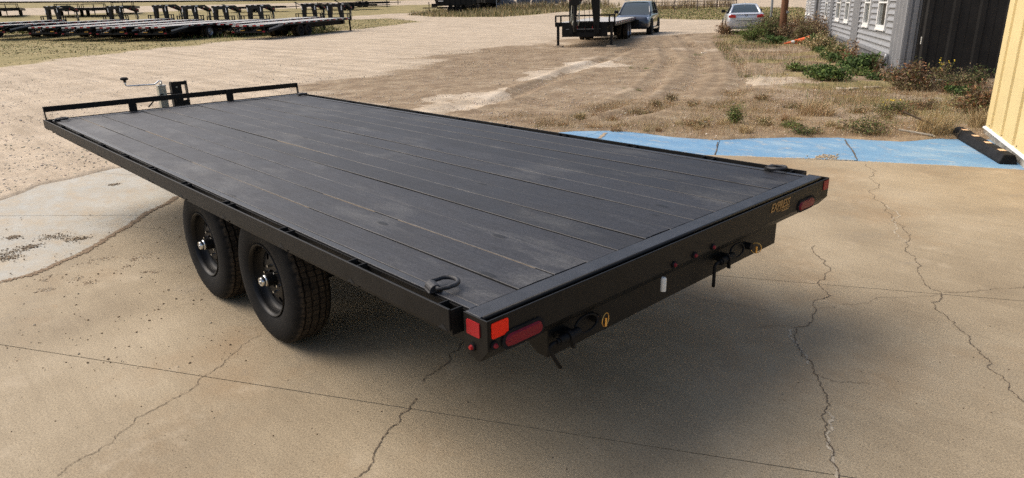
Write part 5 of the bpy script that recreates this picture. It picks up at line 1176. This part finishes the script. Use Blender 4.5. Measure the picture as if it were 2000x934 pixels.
field(NEARBAND, 70000, .02, .16, .005, ['straw','tan','russet','brown','straw'], 'dry_grass', 'dry straw grass along the far rim of the blue concrete', thr=.47, scale=1.5, seed=66, lean=1.0)
field(NEARBAND, 26000, .02, .13, .006, ['olive','green','olive'], 'ground_cover', 'olive weeds along the far rim of the blue concrete', thr=.55, scale=1.7, seed=67, lean=.8)
BELT = P2([(980,236),(1200,205),(1380,185),(1560,178),(1760,176),(1925,182),(1935,254),(1850,264),(1700,262),(1560,258),(1400,260),(1200,246),(1080,248)])
field(BELT, 130000, .02, .13, .006, ['straw','tan','russet','straw','russet','olive'], 'dry_grass', 'flattened straw and russet grass between the dirt yard and the blue concrete', thr=.50, scale=1.1, seed=70, lean=1.0)
field(DIRT, 150000, .015, .07, .009, ['tan','russet','russet','brown','olive','straw'], 'dry_grass', 'sparse dead grass scattered over the brown dirt', thr=.525, scale=.6, seed=68, lean=1.0, maxr=32)
# individual weeds and tufts, sized from the photograph
def weed(name, px, py, wpx, hpx, style, cols, label, group=None, n=1.0, flowers=0, az=None, seed=0):
    p = at(px, py); s = F_PX/dep(p); w = wpx/s; h = hpx/s; o = thing(name, label, 'plant', p, 0, group)
    if style == 'straw':
        k = int(220*n); a = RNG.random(k)*6.283; rr = w*.28*np.sqrt(RNG.random(k)); P = np.stack([rr*np.cos(a), rr*np.sin(a), np.full(k, -.01)], 1)
        hh = h*(.55+.55*RNG.random(k)); blades(P, hh, np.full(k, .0055), .25+w/h*.35*RNG.random(k), pal(cols, k), 'foliage', o, seg=4, droop=.8, az=None if az is None else az+.5*RNG.standard_normal(k))
    else:
        k = int((44 if style == 'bushy' else 24)*n); stems = []; LP = []; LD = []
        for i in range(k):
            a = random.random()*6.283; r0 = w*.12*random.random(); out = w*.5*random.random()**.6; H_ = h*random.uniform(.55, 1.05)*(1-.45*(out/(w*.5))**2); pts = []
            for t in (0, .25, .5, .75, 1): pts.append(Vector((math.cos(a)*(r0+out*t**1.3)+random.gauss(0, w*.012), math.sin(a)*(r0+out*t**1.3)+random.gauss(0, w*.012), H_*(t**.8)-.02)))
            stems.append(pts); m = 12 if style == 'bushy' else 26
            for j in range(m*4):
                t = random.uniform(.15, 1.0); q = t*4; i0 = min(3, int(q)); c = pts[i0].lerp(pts[i0+1], q-i0); spread = (.075 if style == 'bushy' else .10)*h+.02
                LP.append(c+Vector((random.gauss(0, spread), random.gauss(0, spread), random.gauss(0, spread*.6)))); LD.append(t)
        b = B()
        for pts in stems: b.tube(pts, [.004*h+.003, .003*h+.002, .003, .002, .0015], 3)
        sm = MT['stick'] if style == 'bushy' else MT['weedstem']; b.build('stem', sm, o)
        n_ = len(LP); P = np.array([tuple(v) for v in LP]); P[:, 2] = np.maximum(P[:, 2], .01); ls = (.026 if style == 'bushy' else .036)*(.5+RNG.random(n_))*min(1.4, max(.55, h/.5))
        u = RNG.standard_normal((n_, 3)); u /= np.linalg.norm(u, axis=1)[:, None]; v = np.cross(u, RNG.standard_normal((n_, 3))); v /= np.linalg.norm(v, axis=1)[:, None]; asp = .30 if style == 'bushy' else .6
        V = np.stack([P-u*ls[:, None], P+v*ls[:, None]*asp, P+u*ls[:, None], P-v*ls[:, None]*asp], 1); Fq = np.arange(4*n_).reshape(n_, 4)
        np_mesh('foliage', V.reshape(-1, 3), Fq, MT['blade'], o, col=np.repeat(pal(cols, n_, .45), 4, 0))
    for i in range(flowers):
        a = random.random()*6.283; r0 = w*.45*math.sqrt(random.random()); z = h*random.uniform(.55, 1.05) if style != 'straw' else h*random.uniform(.7, 1.1); c = Vector((math.cos(a)*r0, math.sin(a)*r0, z)); b = B()
        b.tube([(c.x*.5, c.y*.5, z*.3), tuple(c)], .003, 3, mi=1); k = 7; nrm = Vector((-.5+random.gauss(0,.3), .5+random.gauss(0,.3), .6)).normalized(); e1 = nrm.orthogonal().normalized(); e2 = nrm.cross(e1)
        b.add([c+nrm*.008]+[c+(e1*math.cos(2*PI*q/k)+e2*math.sin(2*PI*q/k))*random.uniform(.011, .017) for q in range(k)], [(0, 1+q, 1+(q+1) % k) for q in range(k)]); b.build('flower', [MT['petal'], MT['weedstem']], o)
    return o
MT['petal'] = mat('yellow_petal', (.80,.55,.03), .6); MT['weedstem'] = mat('green_stem', (.10,.12,.04), .8)
WL = [
 ('dry_tuft', 1457, 262, 44, 26, 'straw', ['straw','tan'], 'pale straw tuft at the rim of the blue concrete right of the first joint', 1.0, 0),
 ('weed', 1432, 243, 34, 44, 'bushy', ['lime','green','olive'], 'slim green weed standing left of the pale straw tuft', .5, 0),
 ('weed', 1494, 246, 38, 22, 'bushy', ['tan','olive','straw'], 'small tan and olive weed behind the second blue panel', .6, 0),
 ('weed', 1546, 250, 40, 18, 'bushy', ['green','olive','lime'], 'low green weed in the middle of the rim growth', .7, 0),
 ('weed', 1572, 264, 60, 22, 'bushy', ['olive','green','brown'], 'low olive weed right above the blue concrete', .8, 0),
 ('dry_tuft', 1596, 226, 120, 42, 'straw', ['russet','tan','straw'], 'wide russet tuft of collapsed straw', 2.2, 0),
 ('weed', 1690, 262, 110, 42, 'bushy', ['olive','green','brown','tan'], 'wide olive weed clump above the last blue joint', 1.6, 0),
 ('flowering_weed', 1742, 222, 64, 28, 'bushy', ['olive','green','brown'], 'low weed with a few yellow flowers in front of the dirt track', .9, 7),
 ('weed', 1800, 214, 80, 24, 'bushy', ['brown','olive','russet'], 'dark brown olive weed right of the low yellow flowers', .9, 0),
 ('dry_tuft', 1822, 262, 110, 58, 'straw', ['straw','straw','tan'], 'long pale straw bundle leaning left of the rubber parking stop', 2.0, 0),
 ('dry_tuft', 1908, 250, 60, 52, 'straw', ['straw','tan'], 'upright pale straw tuft at the corner of the yellow wall', 1.2, 0),
 ('weed', 1902, 222, 90, 64, 'bushy', ['brown','russet','olive'], 'brown and green bush against the yellow wall', 1.6, 0),
 ('weed', 1772, 176, 100, 60, 'bushy', ['brown','olive','russet','brown'], 'tall brown bush at the foot of the black wall beside the grey corner', 1.8, 0),
 ('flowering_weed', 1842, 160, 34, 46, 'bushy', ['olive','brown'], 'thin stalk with yellow flowers in front of the black wall', .35, 14),
 ('weed', 1896, 172, 70, 46, 'bushy', ['olive','brown','dgreen'], 'grey olive bush at the right end of the black wall', 1.2, 0),
 ('weed', 1868, 184, 70, 20, 'leafy', ['dgreen','green'], 'dark green low weed on the ground before the black wall', 1.0, 0),
 ('dry_tuft', 1796, 186, 120, 18, 'straw', ['tan','straw','russet'], 'flattened straw lying below the tall brown bush', 1.6, 0),
 ('leafy_weed', 1680, 144, 64, 44, 'leafy', ['dgreen','green','dgreen'], 'round leafy green bush against the grey skirting', 1.6, 0),
 ('dry_tuft', 1709, 146, 22, 46, 'straw', ['russet','tan'], 'russet dead stalks leaning on the skirting right of the leafy bush', .5, 0),
 ('leafy_weed', 1718, 158, 46, 18, 'leafy', ['dgreen','green'], 'low leafy plant at the grey building corner', .8, 0),
 ('leafy_weed', 1614, 158, 84, 34, 'leafy', ['green','dgreen','lime'], 'spreading leafy green weed left of the round bush', 1.8, 0),
 ('weed', 1560, 140, 60, 20, 'leafy', ['green','olive','lime'], 'small green weed patch out on the dirt before the cone', .9, 0),
 ('weed', 1632, 118, 40, 44, 'bushy', ['olive','green','tan'], 'olive weed climbing the skirting below the paired windows', .9, 0),
 ('weed', 1660, 126, 26, 50, 'bushy', ['tan','brown','russet'], 'thin dead brown stalk before the second pilaster', .4, 0),
 ('weed', 1600, 100, 60, 40, 'bushy', ['tan','straw','olive'], 'tan brush right of the orange cone', 1.2, 0),
 ('weed', 1600, 76, 66, 52, 'bushy', ['brown','tan','russet'], 'tall brown brush against the grey wall behind the cone', 1.6, 0),
 ('weed', 1556, 74, 70, 50, 'bushy', ['brown','russet','brown'], 'dark red brown brush right of the wooden pole', 1.8, 0),
 ('weed', 1504, 78, 72, 60, 'bushy', ['olive','green','brown'], 'tall olive bush hiding the right half of the silver sedan', 2.0, 0),
 ('weed', 1466, 80, 66, 42, 'bushy', ['olive','lime','green'], 'yellow green bush below the sedan number plate', 1.6, 0),
 ('weed', 1414, 68, 34, 28, 'bushy', ['russet','brown','tan'], 'russet weed at the left rear corner of the silver sedan', .9, 0),
 ('weed', 1512, 86, 60, 20, 'leafy', ['green','dgreen'], 'low green growth left of the orange cone', .9, 0),
 ('weed', 1362, 250, 50, 22, 'bushy', ['russet','tan','olive'], 'russet and olive weed at the left end of the rim growth', .8, 0),
 ('dry_tuft', 1160, 250, 60, 16, 'straw', ['straw','russet','tan'], 'short straw tuft just past the trailer deck edge', .9, 0),
 ('dry_tuft', 1215, 246, 40, 12, 'straw', ['russet','tan'], 'small russet tuft above the blue concrete near the trailer', .6, 0),
]
for i, (nm, px, py, w, h, st, cols, lab, n, fl_) in enumerate(WL):
    weed(nm, px, py, w, h, st, cols, lab, 'weeds and tufts on the yard', n, fl_, az=2.2 if 'leaning left' in lab else None)
random.seed(8)
for k in range(26):
    px = random.uniform(1090, 1850); py = random.uniform(236, 259)-(8 if px < 1200 else 0); weed('dry_tuft', px, py, random.uniform(24, 52), random.uniform(9, 22), 'straw', random.choice([['straw','tan'], ['russet','tan'], ['straw','straw','olive']]), 'small dry tuft in the belt of growth along the blue concrete', 'small tufts behind the blue concrete', random.uniform(.35, .8))
for k in range(16):
    px = random.uniform(1230, 1880); py = random.uniform(196, 236); weed('weed', px, py, random.uniform(26, 60), random.uniform(8, 18), 'bushy', random.choice([['russet','brown'], ['olive','brown','tan'], ['russet','tan','olive']]), 'low russet or olive weed out on the dirt behind the rim growth', 'low weeds on the dirt', random.uniform(.3, .6))
for k in range(14):
    px = random.uniform(1200, 1520); py = random.uniform(95, 185); weed('weed', px, py, random.uniform(14, 40), random.uniform(4, 8), 'straw', ['green','lime','olive'], 'small green sprig on the open dirt of the yard', 'green sprigs on the dirt', .25)
for k in range(14):
    t = random.random(); px = 1575+t*105+random.gauss(0, 8); py = 84+t*62+random.gauss(0, 5); weed('leafy_weed', px, py, random.uniform(30, 56), random.uniform(14, 26), 'leafy', random.choice([['green','dgreen'], ['green','olive','lime']]), 'leafy green weed in the patch along the grey skirting', 'leafy weeds along the skirting', random.uniform(.5, .9))
for k in range(12):
    t = random.random(); px = 1480+t*130+random.gauss(0, 8); py = 70+t*14+random.gauss(0, 4); weed('weed', px, py, random.uniform(34, 60), random.uniform(26, 46), 'bushy', random.choice([['brown','russet'], ['tan','brown'], ['olive','brown']]), 'dead brown brush in the thicket around the wooden pole', 'brush around the wooden pole', random.uniform(.6, 1.1))
for k in range(9):
    px = 1768+k*17+random.gauss(0, 6); py = 176+random.gauss(0, 4); weed('weed', px, py, random.uniform(36, 66), random.uniform(18, 40), 'bushy', random.choice([['brown','russet'], ['olive','brown','tan'], ['olive','dgreen','brown']]), 'brown and olive brush along the foot of the black wall', 'brush along the black wall', random.uniform(.6, 1.0))
random.seed(5)
for k in range(16):
    px = 1000+k*13+random.uniform(-4, 4); d = 79+k*.35; p = lat_point((px-1000)/F_PX*d, d)
    q = thing('dry_tuft', 'tall dry grass clump growing along the chain link fence', 'plant', p, 0, 'dry clumps along the chain link fence'); kk = 70; a = RNG.random(kk)*6.283; rr = .4*np.sqrt(RNG.random(kk)); P = np.stack([rr*np.cos(a), rr*np.sin(a), 0*rr], 1)
    blades(P, .5+.7*RNG.random(kk), np.full(kk, .035), .35*RNG.random(kk), pal(['straw','tan','brown','olive'], kk), 'foliage', q, seg=2)
for k in range(10):
    px = 1288+k*17+random.uniform(-5, 5); d = 72; p = lat_point((px-1000)/F_PX*d, d)
    q = thing('dry_tuft', 'tall tan brush clump growing along the rusty pipe fence', 'plant', p, 0, 'dry clumps along the pipe fence'); kk = 80; a = RNG.random(kk)*6.283; rr = .6*np.sqrt(RNG.random(kk)); P = np.stack([rr*np.cos(a), rr*np.sin(a), 0*rr], 1)
    blades(P, .5+.8*RNG.random(kk), np.full(kk, .04), .35*RNG.random(kk), pal(['straw','tan','tan','brown'], kk), 'foliage', q, seg=2)
# litter, sticks and broken slabs
o = B().box((-.16, -.06, 0), (.16, .06, .02)).build('litter', MT['paper']); o.location = at(1379, 104); o.rotation_euler = (.05, -.04, .9); tag(o, 'white scrap lying alone on the brown dirt', 'litter')
o = B().tube([(-.25, .2, .02), (0, 0, .16), (.22, -.18, .28)], .012, 6).build('stick', MT['stick']); o.location = at(1806, 262); o.rotation_euler = (0, 0, 1.0); tag(o, 'dark stick slanting out of the straw left of the parking stop', 'stick')
o = B().tube([(-.2, 0, .03), (.2, .05, .07)], .014, 6).build('stick', MT['greywood']); o.location = at(1788, 266); tag(o, 'pale broken stick lying at the rim of the blue concrete', 'stick')
o = B().box((-.012, -.012, 0), (.012, .012, .09)).build('marker_stub', MT['white']); o.location = at(1377, 250); tag(o, 'tiny white stub standing in the dirt above the blue concrete', 'marker')
for k, (px, py, w, lab) in enumerate([(1648, 177, .30, 'pale broken concrete slab leftmost of three below the leafy bush'), (1668, 176, .22, 'pale broken concrete slab between two others below the leafy bush'), (1705, 174, .34, 'pale broken concrete slab rightmost of three near the grey corner')]):
    b = B(); b.prism([(-w/2, -.10), (-w*.2, -.14), (w*.45, -.09), (w/2, .05), (w*.1, .12), (-w*.4, .08)], -.01, .05, 'z'); o = b.build('concrete_chunk', MT['chip'], bevel=.012); o.location = at(px, py); o.rotation_euler = (.08, -.05, .4*k); tag(o, lab, 'rubble', 'broken slabs on the dirt')
for k, (px, py, r, lab) in enumerate([(1317, 72, .14, 'dark clod of earth left of another on the dirt'), (1346, 70, .18, 'larger dark clod of earth on the dirt near the sedan')]):
    b = B(); bm_ = bmesh.new(); bmesh.ops.create_icosphere(bm_, subdivisions=2, radius=r); vs = [tuple(v.co*(1+random.uniform(-.2, .2))) for v in bm_.verts]; vs = [(v[0]*1.3, v[1], v[2]*.5) for v in vs]; fs = [tuple(v.index for v in f.verts) for f in bm_.faces]; bm_.free()
    b.add(vs, fs); o = b.build('clod', MT['dirt']); o.location = at(px, py); tag(o, lab, 'clod')
